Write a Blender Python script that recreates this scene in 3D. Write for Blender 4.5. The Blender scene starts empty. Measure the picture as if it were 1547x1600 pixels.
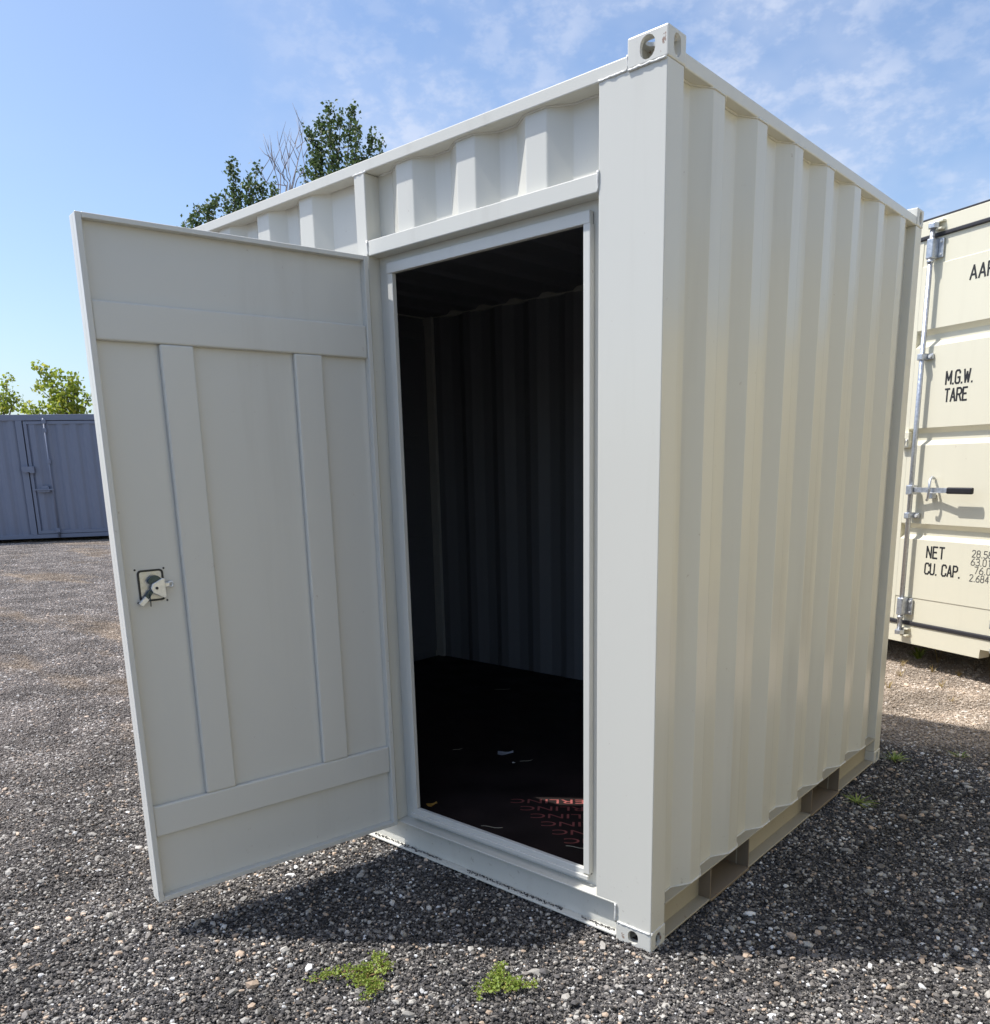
import bpy, bmesh, math, random
import numpy as np
from mathutils import Vector, Matrix
R = math.radians
scene = bpy.context.scene
C = scene.collection
random.seed(11)
rng = np.random.default_rng(11)

# ------------------------------------------------------------------ camera
CAM = Vector((1.213, -2.0785, 1.5188))
YAW, PITCH, ROLL, FPX = -0.72517, -0.22106, -0.02422, 1297.49
fwd = Vector((math.sin(YAW) * math.cos(PITCH), math.cos(YAW) * math.cos(PITCH), math.sin(PITCH)))
r0 = Vector((math.cos(YAW), -math.sin(YAW), 0)); u0 = r0.cross(fwd)
cr, sr = math.cos(ROLL), math.sin(ROLL)
right = r0 * cr + u0 * sr; up = u0 * cr - r0 * sr
cam_d = bpy.data.cameras.new('camera'); cam = bpy.data.objects.new('camera', cam_d); C.objects.link(cam)
cam.matrix_world = Matrix(((right.x, up.x, -fwd.x, CAM.x), (right.y, up.y, -fwd.y, CAM.y), (right.z, up.z, -fwd.z, CAM.z), (0, 0, 0, 1)))
cam_d.sensor_fit = 'HORIZONTAL'; cam_d.sensor_width = 36; cam_d.lens = FPX / 1547 * 36
cam_d.shift_y = 221.85 / 1547; cam_d.clip_start = 0.05; cam_d.clip_end = 2000
scene.camera = cam
def ray(px, py):          # direction through a pixel of the photograph, one metre deep
    return fwd + right * ((px - 773.5) / FPX) - up * ((py - 1021.85) / FPX)

# ------------------------------------------------------------------ world and sun
SUN_EL = R(60.2); SH = R(35.3)                    # shadows run towards (cos SH, sin SH)
to_sun = Vector((-math.cos(SH) * math.cos(SUN_EL), -math.sin(SH) * math.cos(SUN_EL), math.sin(SUN_EL)))
world = bpy.data.worlds.new('World'); scene.world = world; world.use_nodes = True
wn, wl = world.node_tree.nodes, world.node_tree.links
wn.clear()
w_out = wn.new('ShaderNodeOutputWorld'); w_bg = wn.new('ShaderNodeBackground'); w_bg.inputs['Strength'].default_value = 0.112
sky = wn.new('ShaderNodeTexSky'); sky.sky_type = 'NISHITA'; sky.sun_disc = False
sky.sun_elevation = SUN_EL; sky.sun_rotation = math.atan2(to_sun.x, to_sun.y)
sky.air_density = 1.0; sky.dust_density = 2.0; sky.ozone_density = 4.0; sky.altitude = 100
tc = wn.new('ShaderNodeTexCoord')
sep = wn.new('ShaderNodeSeparateXYZ'); wl.new(tc.outputs['Generated'], sep.inputs[0])
def wmath(op, a, b=None):
    n = wn.new('ShaderNodeMath'); n.operation = op
    for i, v in enumerate((a, b)):
        if v is None: continue
        if isinstance(v, (int, float)): n.inputs[i].default_value = v
        else: wl.new(v, n.inputs[i])
    return n.outputs[0]
zc = wmath('MAXIMUM', sep.outputs['Z'], 0.06)
cu = wmath('DIVIDE', sep.outputs['X'], zc); cv = wmath('DIVIDE', sep.outputs['Y'], zc)
squash = wn.new('ShaderNodeMapping'); squash.inputs['Scale'].default_value = (1, 1, 1.7); wl.new(tc.outputs['Generated'], squash.inputs[0])
def wnoise(scale, detail, rough, off):
    mp = wn.new('ShaderNodeMapping'); mp.inputs['Location'].default_value = off; wl.new(squash.outputs[0], mp.inputs[0])
    n = wn.new('ShaderNodeTexNoise'); n.inputs['Scale'].default_value = scale; n.inputs['Detail'].default_value = detail
    n.inputs['Roughness'].default_value = rough; wl.new(mp.outputs[0], n.inputs['Vector']); return n.outputs['Fac']
def wramp(v, a, b):
    n = wn.new('ShaderNodeMapRange'); n.interpolation_type = 'SMOOTHSTEP'; n.inputs['From Min'].default_value = a; n.inputs['From Max'].default_value = b
    wl.new(v, n.inputs['Value']); return n.outputs[0]
# a bank of thin altocumulus whose edge crosses the sky; clear blue haze on the other side
edge = wmath('ADD', wmath('ADD', cv, wmath('MULTIPLY', cu, 0.9)), wmath('MULTIPLY', wnoise(4.0, 3, 0.5, (2.0, 0.3, 1.1)), 0.8))
bank = wramp(edge, -0.25, 0.45)
puffs = wramp(wnoise(24.0, 4, 0.62, (3.1, 1.7, 0.6)), 0.43, 0.66)
veil = wramp(wnoise(5.5, 4, 0.55, (7.2, 0.4, 0.2)), 0.36, 0.72)
cl = wmath('MULTIPLY', bank, wmath('ADD', wmath('MULTIPLY', wmath('MULTIPLY', puffs, wmath('ADD', wmath('MULTIPLY', veil, 0.6), 0.45)), 0.36), wmath('MULTIPLY', veil, 0.30)))
cl = wmath('MINIMUM', wmath('ADD', cl, wmath('MULTIPLY', wramp(wnoise(3.2, 3, 0.5, (0.4, 5.4, 0.2)), 0.5, 0.8), 0.10)), 0.7)
wmix = wn.new('ShaderNodeMix'); wmix.data_type = 'RGBA'
wl.new(cl, wmix.inputs['Factor']); wl.new(sky.outputs[0], wmix.inputs['A']); wmix.inputs['B'].default_value = (4.1, 4.35, 5.0, 1)
wl.new(wmix.outputs['Result'], w_bg.inputs['Color']); wl.new(w_bg.outputs[0], w_out.inputs[0])
sun_d = bpy.data.lights.new('sun', 'SUN'); sun_d.energy = 3.15; sun_d.angle = R(0.53); sun_d.color = (1.0, 0.976, 0.945)
sun = bpy.data.objects.new('sun', sun_d); C.objects.link(sun)
sun.rotation_euler = (-to_sun).to_track_quat('-Z', 'Y').to_euler()
vs = scene.view_settings
vs.view_transform = 'Standard'; vs.look = 'None'; vs.exposure = 0.88; vs.gamma = 1.0; vs.use_curve_mapping = False
scene.cycles.max_bounces = 8; scene.cycles.diffuse_bounces = 5

# ------------------------------------------------------------------ material helpers
class NT:
    def __init__(s, name):
        s.m = bpy.data.materials.new(name); s.m.use_nodes = True; s.n = s.m.node_tree.nodes; s.l = s.m.node_tree.links
        s.b = s.n['Principled BSDF']
    def put(s, sock, v):
        if isinstance(v, bpy.types.NodeSocket): s.l.new(v, sock)
        else: sock.default_value = v
    def pos(s): return s.n.new('ShaderNodeNewGeometry').outputs['Position']
    def obj(s): return s.n.new('ShaderNodeTexCoord').outputs['Object']
    def noise(s, vec, scale, detail=4, rough=0.55, stretch=None):
        if stretch:
            mp = s.n.new('ShaderNodeMapping'); mp.inputs['Scale'].default_value = stretch; s.l.new(vec, mp.inputs[0]); vec = mp.outputs[0]
        t = s.n.new('ShaderNodeTexNoise'); t.inputs['Scale'].default_value = scale; t.inputs['Detail'].default_value = detail
        t.inputs['Roughness'].default_value = rough; s.l.new(vec, t.inputs['Vector']); return t.outputs['Fac']
    def vor(s, vec, scale, out='Distance', feature='F1'):
        t = s.n.new('ShaderNodeTexVoronoi'); t.feature = feature; t.inputs['Scale'].default_value = scale; s.l.new(vec, t.inputs['Vector']); return t.outputs[out]
    def ramp(s, v, *stops):
        t = s.n.new('ShaderNodeValToRGB'); e = t.color_ramp.elements
        while len(e) < len(stops): e.new(0.5)
        for k, (p, c) in enumerate(stops):
            e[k].position = p; e[k].color = (c, c, c, 1) if isinstance(c, (int, float)) else (*c, 1)
        s.l.new(v, t.inputs[0]); return t.outputs[0]
    def mix(s, f, a, b, mode='MIX'):
        t = s.n.new('ShaderNodeMix'); t.data_type = 'RGBA'; t.blend_type = mode
        s.put(t.inputs['Factor'], f)
        for k, v in (('A', a), ('B', b)): s.put(t.inputs[k], (*v, 1) if isinstance(v, tuple) and len(v) == 3 else v)
        return t.outputs['Result']
    def math(s, op, a, b=0.0):
        t = s.n.new('ShaderNodeMath'); t.operation = op; s.put(t.inputs[0], a); s.put(t.inputs[1], b); return t.outputs[0]
    def rng(s, v, a, b, c=0.0, d=1.0):
        t = s.n.new('ShaderNodeMapRange'); t.interpolation_type = 'SMOOTHSTEP'; s.l.new(v, t.inputs[0])
        for i, k in enumerate((a, b, c, d)): t.inputs[i + 1].default_value = k
        return t.outputs[0]
    def bump(s, h, strength, dist, normal=None):
        t = s.n.new('ShaderNodeBump'); t.inputs['Strength'].default_value = strength; t.inputs['Distance'].default_value = dist
        s.l.new(h, t.inputs['Height'])
        if normal: s.l.new(normal, t.inputs['Normal'])
        return t.outputs[0]
    def sep(s, v):
        t = s.n.new('ShaderNodeSeparateXYZ'); s.l.new(v, t.inputs[0]); return t.outputs
    def done(s, color=None, rough=None, metal=None, normal=None, spec=None):
        for k, v in (('Base Color', color), ('Roughness', rough), ('Metallic', metal), ('Normal', normal), ('Specular IOR Level', spec)):
            if v is None: continue
            s.put(s.b.inputs[k], (*v, 1) if isinstance(v, tuple) and len(v) == 3 else v)
        return s.m

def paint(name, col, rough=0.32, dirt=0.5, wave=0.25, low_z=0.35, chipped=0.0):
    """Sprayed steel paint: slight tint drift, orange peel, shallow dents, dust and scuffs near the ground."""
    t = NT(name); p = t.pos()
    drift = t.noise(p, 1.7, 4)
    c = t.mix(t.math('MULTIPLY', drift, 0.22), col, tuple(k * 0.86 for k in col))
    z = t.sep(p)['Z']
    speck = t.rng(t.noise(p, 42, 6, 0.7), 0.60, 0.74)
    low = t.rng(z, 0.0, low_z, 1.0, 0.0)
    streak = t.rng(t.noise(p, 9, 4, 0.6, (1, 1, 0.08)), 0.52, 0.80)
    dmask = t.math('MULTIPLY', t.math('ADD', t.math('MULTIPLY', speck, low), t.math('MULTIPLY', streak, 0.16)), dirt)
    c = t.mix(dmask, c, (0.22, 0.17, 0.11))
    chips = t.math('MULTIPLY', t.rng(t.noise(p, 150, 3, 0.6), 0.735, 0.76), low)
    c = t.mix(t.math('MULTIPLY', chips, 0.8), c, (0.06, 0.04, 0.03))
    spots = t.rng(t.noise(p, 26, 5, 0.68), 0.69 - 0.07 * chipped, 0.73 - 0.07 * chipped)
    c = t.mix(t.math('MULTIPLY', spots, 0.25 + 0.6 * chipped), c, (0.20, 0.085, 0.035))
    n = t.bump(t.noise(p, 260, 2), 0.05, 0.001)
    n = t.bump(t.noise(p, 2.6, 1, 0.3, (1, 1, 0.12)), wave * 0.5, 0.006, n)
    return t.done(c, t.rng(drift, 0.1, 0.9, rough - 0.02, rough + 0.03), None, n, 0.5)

M = {}
M['white'] = paint('container_paint_offwhite', (0.635, 0.622, 0.558), 0.19, 0.70, 0.30)
M['casting'] = paint('casting_paint_chipped', (0.62, 0.61, 0.555), 0.32, 0.9, 0.6, 0.5, 0.9)
M['rail'] = paint('rail_paint_dust_bounce', (0.36, 0.325, 0.25), 0.5, 1.0, 0.30, 0.30)  # tan base colour holds dust plus the warm bounce off the ground
M['door_white'] = paint('door_paint_offwhite', (0.64, 0.63, 0.58), 0.36, 0.55, 0.12)
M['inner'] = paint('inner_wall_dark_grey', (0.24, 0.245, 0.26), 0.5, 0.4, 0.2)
M['cream'] = paint('container_paint_cream', (0.70, 0.66, 0.515), 0.36, 0.35, 0.15, 0.5)
M['grey'] = paint('container_paint_slate', (0.19, 0.215, 0.285), 0.42, 0.3, 0.3, 0.6)
M['pocket'] = paint('pocket_steel_muddy', (0.20, 0.155, 0.105), 0.7, 1.0, 0.30, 0.30, 0.6)
def weld_mat():
    t = NT('painted_weld'); p = t.pos()
    return t.done((0.64, 0.635, 0.60), 0.32, None, t.bump(t.noise(p, 220, 3), 0.6, 0.003))
M['weld'] = weld_mat()
def galv():
    t = NT('galvanised_steel'); p = t.pos()
    f = t.noise(p, 60, 4)
    return t.done(t.ramp(f, (0.3, (0.42, 0.44, 0.47)), (0.7, (0.62, 0.64, 0.67))), t.rng(f, 0.3, 0.7, 0.32, 0.5), 0.85, t.bump(t.noise(p, 160, 3), 0.2, 0.001))
M['galv'] = galv()
def zinc():
    t = NT('bright_zinc'); p = t.pos(); f = t.noise(p, 90, 3)
    return t.done(t.ramp(f, (0.3, (0.66, 0.67, 0.66)), (0.7, (0.80, 0.80, 0.78))), 0.30, 0.35, t.bump(f, 0.1, 0.001))
M['zinc'] = zinc()
def plain(name, col, rough, metal=0.0, var=0.3, scale=30, bump=0.2):
    t = NT(name); p = t.pos(); f = t.noise(p, scale, 4)
    return t.done(t.mix(t.math('MULTIPLY', f, var), col, tuple(k * 0.5 for k in col)), rough, metal, t.bump(t.noise(p, scale * 4, 3), bump, 0.001))
M['rubber'] = plain('black_rubber', (0.028, 0.026, 0.030), 0.5)
M['dark_hole'] = plain('dark_steel', (0.03, 0.032, 0.036), 0.45, 0.3)
M['blued'] = plain('blued_steel', (0.05, 0.075, 0.10), 0.25, 0.8)
M['grip'] = plain('grip_plastic', (0.015, 0.013, 0.015), 0.42)
M['ink'] = plain('black_lettering_paint', (0.018, 0.017, 0.018), 0.55)
M['ink_grey'] = plain('grey_lettering_paint', (0.11, 0.105, 0.095), 0.6)
M['red_ink'] = plain('red_floor_print', (0.45, 0.13, 0.115), 0.5, 0.0, 1.2, 55)
M['timber'] = plain('weathered_timber', (0.16, 0.11, 0.07), 0.8)
M['film'] = plain('grey_plastic_scrap', (0.42, 0.42, 0.45), 0.4)
M['straw'] = plain('dry_straw', (0.50, 0.44, 0.32), 0.7)
M['paper'] = plain('white_paper', (0.78, 0.77, 0.74), 0.7)
M['yellow_label'] = plain('yellow_red_wrapper', (0.45, 0.25, 0.05), 0.5)
M['bark'] = plain('bark', (0.14, 0.115, 0.09), 0.9, 0, 0.5, 12, 0.6)
M['dead_wood'] = plain('dead_branch', (0.30, 0.26, 0.25), 0.9, 0, 0.4, 12, 0.4)
M['stem'] = plain('weed_stem', (0.30, 0.19, 0.07), 0.7)
def floor_mat():
    t = NT('phenolic_plywood_film'); p = t.pos(); f = t.noise(p, 5, 5)
    c = t.ramp(f, (0.3, (0.010, 0.007, 0.007)), (0.75, (0.028, 0.018, 0.016)))
    c = t.mix(t.math('MULTIPLY', t.rng(t.noise(p, 160, 4, 0.7), 0.66, 0.75), 0.25), c, (0.20, 0.16, 0.13))
    return t.done(c, t.rng(f, 0.3, 0.7, 0.5, 0.7), None, t.bump(t.noise(p, 300, 2), 0.15, 0.001), 0.25)
M['floor'] = floor_mat()
def leaf_mat(name, c1, c2, c3, trans=0.45):
    t = NT(name); p = t.pos()
    at = t.n.new('ShaderNodeAttribute'); at.attribute_name = 'tone'
    c = t.ramp(at.outputs['Fac'], (0.0, c1), (0.6, c2), (1.0, c3))
    t.done(c, 0.5, None, None, 0.35)
    tr = t.n.new('ShaderNodeBsdfTranslucent'); t.l.new(c, tr.inputs[0])
    mx = t.n.new('ShaderNodeMixShader'); mx.inputs[0].default_value = trans
    t.l.new(t.b.outputs[0], mx.inputs[1]); t.l.new(tr.outputs[0], mx.inputs[2])
    t.l.new(mx.outputs[0], t.n['Material Output'].inputs[0]); return t.m
M['poplar'] = leaf_mat('poplar_leaves', (0.045, 0.075, 0.028), (0.085, 0.135, 0.042), (0.17, 0.21, 0.085), 0.38)
M['maple'] = leaf_mat('yellow_green_leaves', (0.16, 0.22, 0.04), (0.33, 0.40, 0.05), (0.52, 0.46, 0.08), 0.55)
M['spurge'] = leaf_mat('weed_leaves', (0.15, 0.22, 0.035), (0.27, 0.35, 0.06), (0.42, 0.44, 0.14), 0.3)
M['dry_grass'] = leaf_mat('dry_grass', (0.26, 0.17, 0.06), (0.38, 0.27, 0.10), (0.50, 0.42, 0.20), 0.3)

def stone_colours(t, base):
    """Regional tint of the yard: paler sandy gravel behind the container, sandy wheel tracks on the left."""
    p = t.pos(); s = t.sep(p)
    wob = t.math('MULTIPLY', t.math('SUBTRACT', t.noise(p, 0.9, 4), 0.5), 1.6)
    pale = t.math('MULTIPLY', t.rng(t.math('ADD', s['Y'], wob), 2.2, 3.0), t.rng(t.math('ADD', s['X'], wob), -5.0, -3.0))
    c = t.mix(t.math('MULTIPLY', pale, 0.80), base, t.mix(0.32, (0.62, 0.50, 0.38), base))
    far = t.rng(t.math('ADD', s['X'], wob), -5.0, -1.0, 1.0, 0.0)
    c = t.mix(t.math('MULTIPLY', far, 0.68), c, t.mix(0.40, (0.42, 0.36, 0.315), base))
    tracks = t.rng(t.noise(p, 0.75, 5, 0.6, (0.45, 1.5, 1.0)), 0.52, 0.64)
    c = t.mix(t.math('MULTIPLY', t.math('MULTIPLY', tracks, far), 0.62), c, (0.37, 0.285, 0.20))
    patch = t.rng(t.noise(p, 2.4, 4), 0.35, 0.7, 0.74, 1.22)
    return t.mix(1.0, c, t.mix(0.0, patch, patch), 'MULTIPLY')
def stone_mat():
    t = NT('gravel_stones')
    at = t.n.new('ShaderNodeAttribute'); at.attribute_name = 'stone'
    c = stone_colours(t, at.outputs['Color'])
    return t.done(c, 0.85, None, t.bump(t.noise(t.pos(), 420, 3), 0.35, 0.002), 0.25)
def ground_mat():
    t = NT('gravel_bed'); p = t.pos()
    cell = t.vor(p, 105, 'Color'); cs = t.n.new('ShaderNodeSeparateColor'); t.l.new(cell, cs.inputs[0])
    c = t.ramp(cs.outputs[0], (0.0, (0.035, 0.034, 0.036)), (0.6, (0.10, 0.097, 0.095)), (0.82, (0.17, 0.155, 0.14)), (0.93, (0.36, 0.33, 0.29)), (1.0, (0.52, 0.50, 0.47)))
    c = stone_colours(t, c)
    n = t.bump(t.vor(p, 105), 0.9, 0.010); n = t.bump(t.noise(p, 1.3, 4), 0.4, 0.06, n)
    return t.done(c, 0.9, None, n, 0.2)
M['stones'] = stone_mat(); M['ground'] = ground_mat()

# ------------------------------------------------------------------ mesh helpers
def link(name, me, mats, parent=None, loc=None, rotz=None):
    o = bpy.data.objects.new(name, me); C.objects.link(o)
    for m in (mats if isinstance(mats, (list, tuple)) else [mats]): me.materials.append(M[m] if isinstance(m, str) else m)
    if parent is not None: o.parent = parent
    if loc is not None: o.location = loc
    if rotz is not None: o.rotation_euler = (0, 0, rotz)
    return o
def from_bm(name, bm, mats, parent=None, loc=None, rotz=None, smooth=False):
    bmesh.ops.recalc_face_normals(bm, faces=bm.faces[:])
    me = bpy.data.meshes.new(name); bm.to_mesh(me); bm.free()
    if smooth: me.polygons.foreach_set('use_smooth', [True] * len(me.polygons))
    return link(name, me, mats, parent, loc, rotz)
def raw(name, v, f, mats, parent=None, smooth=False, loc=None, rotz=None):
    me = bpy.data.meshes.new(name); me.from_pydata([tuple(map(float, q)) for q in v], [], f); me.update()
    if smooth: me.polygons.foreach_set('use_smooth', [True] * len(me.polygons))
    return link(name, me, mats, parent, loc, rotz)
def add_box(bm, x0, x1, y0, y1, z0, z1, bevel=0.0, seg=2):
    vs_ = [bm.verts.new(p) for p in ((x0, y0, z0), (x1, y0, z0), (x1, y1, z0), (x0, y1, z0), (x0, y0, z1), (x1, y0, z1), (x1, y1, z1), (x0, y1, z1))]
    fs = [bm.faces.new([vs_[i] for i in q]) for q in ((0, 3, 2, 1), (4, 5, 6, 7), (0, 1, 5, 4), (1, 2, 6, 5), (2, 3, 7, 6), (3, 0, 4, 7))]
    if bevel:
        es = list({e for f in fs for e in f.edges})
        bmesh.ops.bevel(bm, geom=es, offset=bevel, segments=seg, profile=0.5, affect='EDGES')
def add_prism(bm, pts, axis, a0, a1, bevel=0.0, seg=2):
    """Polygon pts in the two other axes (in xyz order) pushed from a0 to a1 along axis."""
    def P(q, a):
        q = list(q); q.insert(axis, a); return q
    lo = [bm.verts.new(P(q, a0)) for q in pts]; hi = [bm.verts.new(P(q, a1)) for q in pts]
    n = len(pts); fs = [bm.faces.new(lo), bm.faces.new(hi[::-1])]
    for i in range(n): fs.append(bm.faces.new((lo[i], hi[i], hi[(i + 1) % n], lo[(i + 1) % n])))
    if bevel:
        es = list({e for f in fs for e in f.edges})
        bmesh.ops.bevel(bm, geom=es, offset=bevel, segments=seg, profile=0.5, affect='EDGES')
def box(name, mats, parent, x0, x1, y0, y1, z0, z1, bevel=0.002, seg=2):
    bm = bmesh.new(); add_box(bm, x0, x1, y0, y1, z0, z1, bevel, seg); return from_bm(name, bm, mats, parent)
def prism(name, mats, parent, pts, axis, a0, a1, bevel=0.002, seg=2):
    bm = bmesh.new(); add_prism(bm, pts, axis, a0, a1, bevel, seg); return from_bm(name, bm, mats, parent)
def add_tube(bm, pts, rad, sides=8, caps=True):
    pts = [Vector(p) for p in pts]; rads = rad if isinstance(rad, (list, tuple)) else [rad] * len(pts)
    rings = []; ref = Vector((0.13, 0.21, 0.97))
    for i, p in enumerate(pts):
        t = (pts[min(i + 1, len(pts) - 1)] - pts[max(i - 1, 0)]).normalized()
        if abs(t.dot(ref)) > 0.95: ref = Vector((0.97, 0.1, 0.2))
        a = t.cross(ref).normalized(); b = t.cross(a)
        rings.append([bm.verts.new(p + (a * math.cos(k * 2 * math.pi / sides) + b * math.sin(k * 2 * math.pi / sides)) * rads[i]) for k in range(sides)])
    for A, B in zip(rings, rings[1:]):
        for k in range(sides): bm.faces.new((A[k], A[(k + 1) % sides], B[(k + 1) % sides], B[k]))
    if caps: bm.faces.new(rings[0][::-1]); bm.faces.new(rings[-1])
def tube(name, mats, parent, pts, rad, sides=10, smooth=True):
    bm = bmesh.new(); add_tube(bm, pts, rad, sides); o = from_bm(name, bm, mats, parent)
    if smooth:
        for f in o.data.polygons: f.use_smooth = len(f.vertices) == 4
    return o
def weld(parent, p0, p1, r=0.0035):
    p0, p1 = Vector(p0), Vector(p1); n = max(4, int((p1 - p0).length / 0.008)); pts, rs = [], []
    for i in range(n + 1):
        pts.append(p0.lerp(p1, i / n) + Vector([random.uniform(-1, 1) for _ in range(3)]) * r * 0.3); rs.append(r * random.uniform(0.7, 1.3))
    return tube('weld_bead', 'weld', parent, pts, rs, 6)
def empty(name, loc=(0, 0, 0), rotz=0.0):
    o = bpy.data.objects.new(name, None); C.objects.link(o); o.location = loc; o.rotation_euler = (0, 0, rotz); o.empty_display_size = 0.2; return o
def tag(o, label, cat, group=None, kind=None):
    if label: o['label'] = label
    if cat: o['category'] = cat
    if group: o['group'] = group
    if kind: o['kind'] = kind
    return o
def lettering(name, body, w, h, mat, parent, fn, shear=0.0, bold=0.0):
    """Flat printed letters; fn maps (0..w, 0..h) to a point on the surface."""
    cu_ = bpy.data.curves.new('font', 'FONT'); cu_.body = body; cu_.size = 1; cu_.shear = shear; cu_.offset = bold; cu_.resolution_u = 4
    ob = bpy.data.objects.new('font', cu_); C.objects.link(ob)
    me = bpy.data.meshes.new_from_object(ob.evaluated_get(bpy.context.evaluated_depsgraph_get()))
    bpy.data.objects.remove(ob); bpy.data.curves.remove(cu_)
    co = np.array([v.co[:] for v in me.vertices]); lo, hi = co.min(0), co.max(0)
    for v in me.vertices:
        v.co = fn((v.co.x - lo[0]) / (hi[0] - lo[0]) * w, (v.co.y - lo[1]) / (hi[1] - lo[1]) * h)
    me.materials.clear(); me.name = name
    return link(name, me, mat, parent)

def profile(crests, c0, c1, yc, yv, slope, rad=0.004, seg=3):
    """Corrugation polyline from c0 to c1 (running coordinate, depth); crests = [(a, b), ...] ascending."""
    pts = [(c0, yv)] if crests[0][0] - slope > c0 else []
    for a, b in crests:
        if a - slope > c0: pts += [(a - slope, yv), (a, yc)]
        elif a > c0: f = (a - c0) / slope; pts += [(c0, yc + (yv - yc) * f), (a, yc)]
        else: pts += [(c0, yc)]
        if b + slope < c1: pts += [(b, yc), (b + slope, yv)]
        elif b < c1: f = (c1 - b) / slope; pts += [(b, yc), (c1, yc + (yv - yc) * f)]
        else: pts += [(c1, yc)]
    if pts[-1][0] < c1 - 1e-6: pts.append((c1, yv))
    P = [Vector(p) for p in pts]; out = [P[0]]
    for i in range(1, len(P) - 1):                       # round every bend
        a, b, c = P[i - 1], P[i], P[i + 1]; d1, d2 = (a - b), (c - b)
        k = min(rad, d1.length * 0.45, d2.length * 0.45)
        if k < 1e-5: continue
        p1, p2 = b + d1.normalized() * k, b + d2.normalized() * k
        for j in range(seg + 1):
            t = j / seg; out.append(p1.lerp(b, t).lerp(b.lerp(p2, t), t))
    return out + [P[-1]]
def sheet(name, pl, z0, z1, put, parent, mats, thick=0.003, flip=1):
    """A corrugated steel sheet, outer skin material 0 and inner skin material 1; put maps (run, depth, z) to xyz."""
    v, f, mi = [], [], []
    n = len(pl)
    for skin in (0, 1):
        for (c, d) in pl:
            for z in (z0, z1): v.append(put(c, d + skin * thick * flip, z))
        o = skin * 2 * n
        for i in range(n - 1):
            q = (o + 2 * i, o + 2 * i + 2, o + 2 * i + 3, o + 2 * i + 1)
            f.append(q if skin == 0 else q[::-1]); mi.append(skin)
    ob = raw(name, v, f, mats, parent)
    ob.data.polygons.foreach_set('material_index', mi); ob.data.update()
    return ob

# ------------------------------------------------------------------ ground and gravel
gv = [(-600, -600, -0.004), (600, -600, -0.004), (600, 600, -0.004), (-600, 600, -0.004)]
tag(raw('ground', gv, [(0, 1, 2, 3)], 'ground'), None, None, kind='structure')

def stone_tile(k, size=0.6, n=7600):
    ico = bmesh.new(); bmesh.ops.create_icosphere(ico, subdivisions=1, radius=1.0)
    bv = np.array([v.co[:] for v in ico.verts]); bf = np.array([[v.index for v in f.verts] for f in ico.faces]); ico.free()
    nv = len(bv)
    pos = rng.random((n, 2)) * size - size / 2
    kind = rng.random(n)
    rad = np.clip(np.exp(rng.normal(math.log(0.0034), 0.42, n)), 0.002, 0.013) * np.where(kind > 0.84, 1.30, 1.0)
    sc = rad[:, None] * np.stack([rng.uniform(0.8, 1.5, n), rng.uniform(0.7, 1.1, n), rng.uniform(0.5, 0.85, n)], 1)
    V = bv[None] * rng.uniform(0.68, 1.22, (n, nv, 1)) * sc[:, None, :]
    a = rng.uniform(0, 2 * math.pi, n); t = rng.normal(0, 0.5, n)
    ca, sa, ct, st = np.cos(a), np.sin(a), np.cos(t), np.sin(t); zz = np.zeros(n); oo = np.ones(n)
    Rx = np.stack([np.stack([oo, zz, zz], 1), np.stack([zz, ct, -st], 1), np.stack([zz, st, ct], 1)], 1)
    Rz = np.stack([np.stack([ca, -sa, zz], 1), np.stack([sa, ca, zz], 1), np.stack([zz, zz, oo], 1)], 1)
    V = np.einsum('nij,njk,nvk->nvi', Rz, Rx, V)
    V[:, :, 0] += pos[:, :1]; V[:, :, 1] += pos[:, 1:]; V[:, :, 2] += (rng.uniform(-0.005, 0.005, n) + rad * 0.30)[:, None]
    F = (bf[None] + (np.arange(n) * nv)[:, None, None]).reshape(-1, 3)
    me = bpy.data.meshes.new('stone_tile'); me.from_pydata(V.reshape(-1, 3).tolist(), [], F.tolist())
    col = np.empty((n, 3)); g = rng.uniform(0.034, 0.128, n)
    col[:] = g[:, None] * np.array([1.06, 0.99, 0.95])
    m = kind > 0.62; col[m] = (rng.uniform(0.12, 0.22, n)[:, None] * np.array([1.08, 0.98, 0.88]))[m]
    m = kind > 0.865; col[m] = (rng.uniform(0.26, 0.46, n)[:, None] * np.array([1.04, 0.98, 0.88]))[m]
    m = kind > 0.955; col[m] = (rng.uniform(0.30, 0.50, n)[:, None] * np.array([1.12, 0.86, 0.64]))[m]
    m = kind > 0.984; col[m] = (rng.uniform(0.55, 0.75, n)[:, None] * np.array([1.0, 0.99, 0.96]))[m]
    at = me.attributes.new('stone', 'FLOAT_COLOR', 'POINT')
    at.data.foreach_set('color', np.concatenate([np.repeat(col, nv, 0), np.ones((n * nv, 1))], 1).astype(np.float32).ravel())
    me.materials.append(M['stones'])
    return bpy.data.objects.new('stone_tile', me)
tiles = [stone_tile(k) for k in range(5)]
pts = []; SZ = 0.6
for i in range(-48, 16):
    for j in range(-12, 40):
        x, y = (i + 0.5) * SZ, (j + 0.5) * SZ
        d = Vector((x - CAM.x, y - CAM.y)); dist = d.length
        ang = abs(math.atan2(d.x * fwd.y - d.y * fwd.x, d.x * fwd.x + d.y * fwd.y))
        if not (dist < 4.2 or (dist < 25 and ang < R(43))): continue
        if -2.9 < x < -0.35 and 0.35 < y < 1.95: continue          # under the container
        pts.append((x, y, 0.0))
gme = bpy.data.meshes.new('gravel'); gme.from_pydata(pts, [], [])
gme.attributes.new('turn', 'INT', 'POINT').data.foreach_set('value', rng.integers(0, 4, len(pts)).astype(np.int32))
gme.attributes.new('which', 'INT', 'POINT').data.foreach_set('value', rng.integers(0, len(tiles), len(pts)).astype(np.int32))
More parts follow.
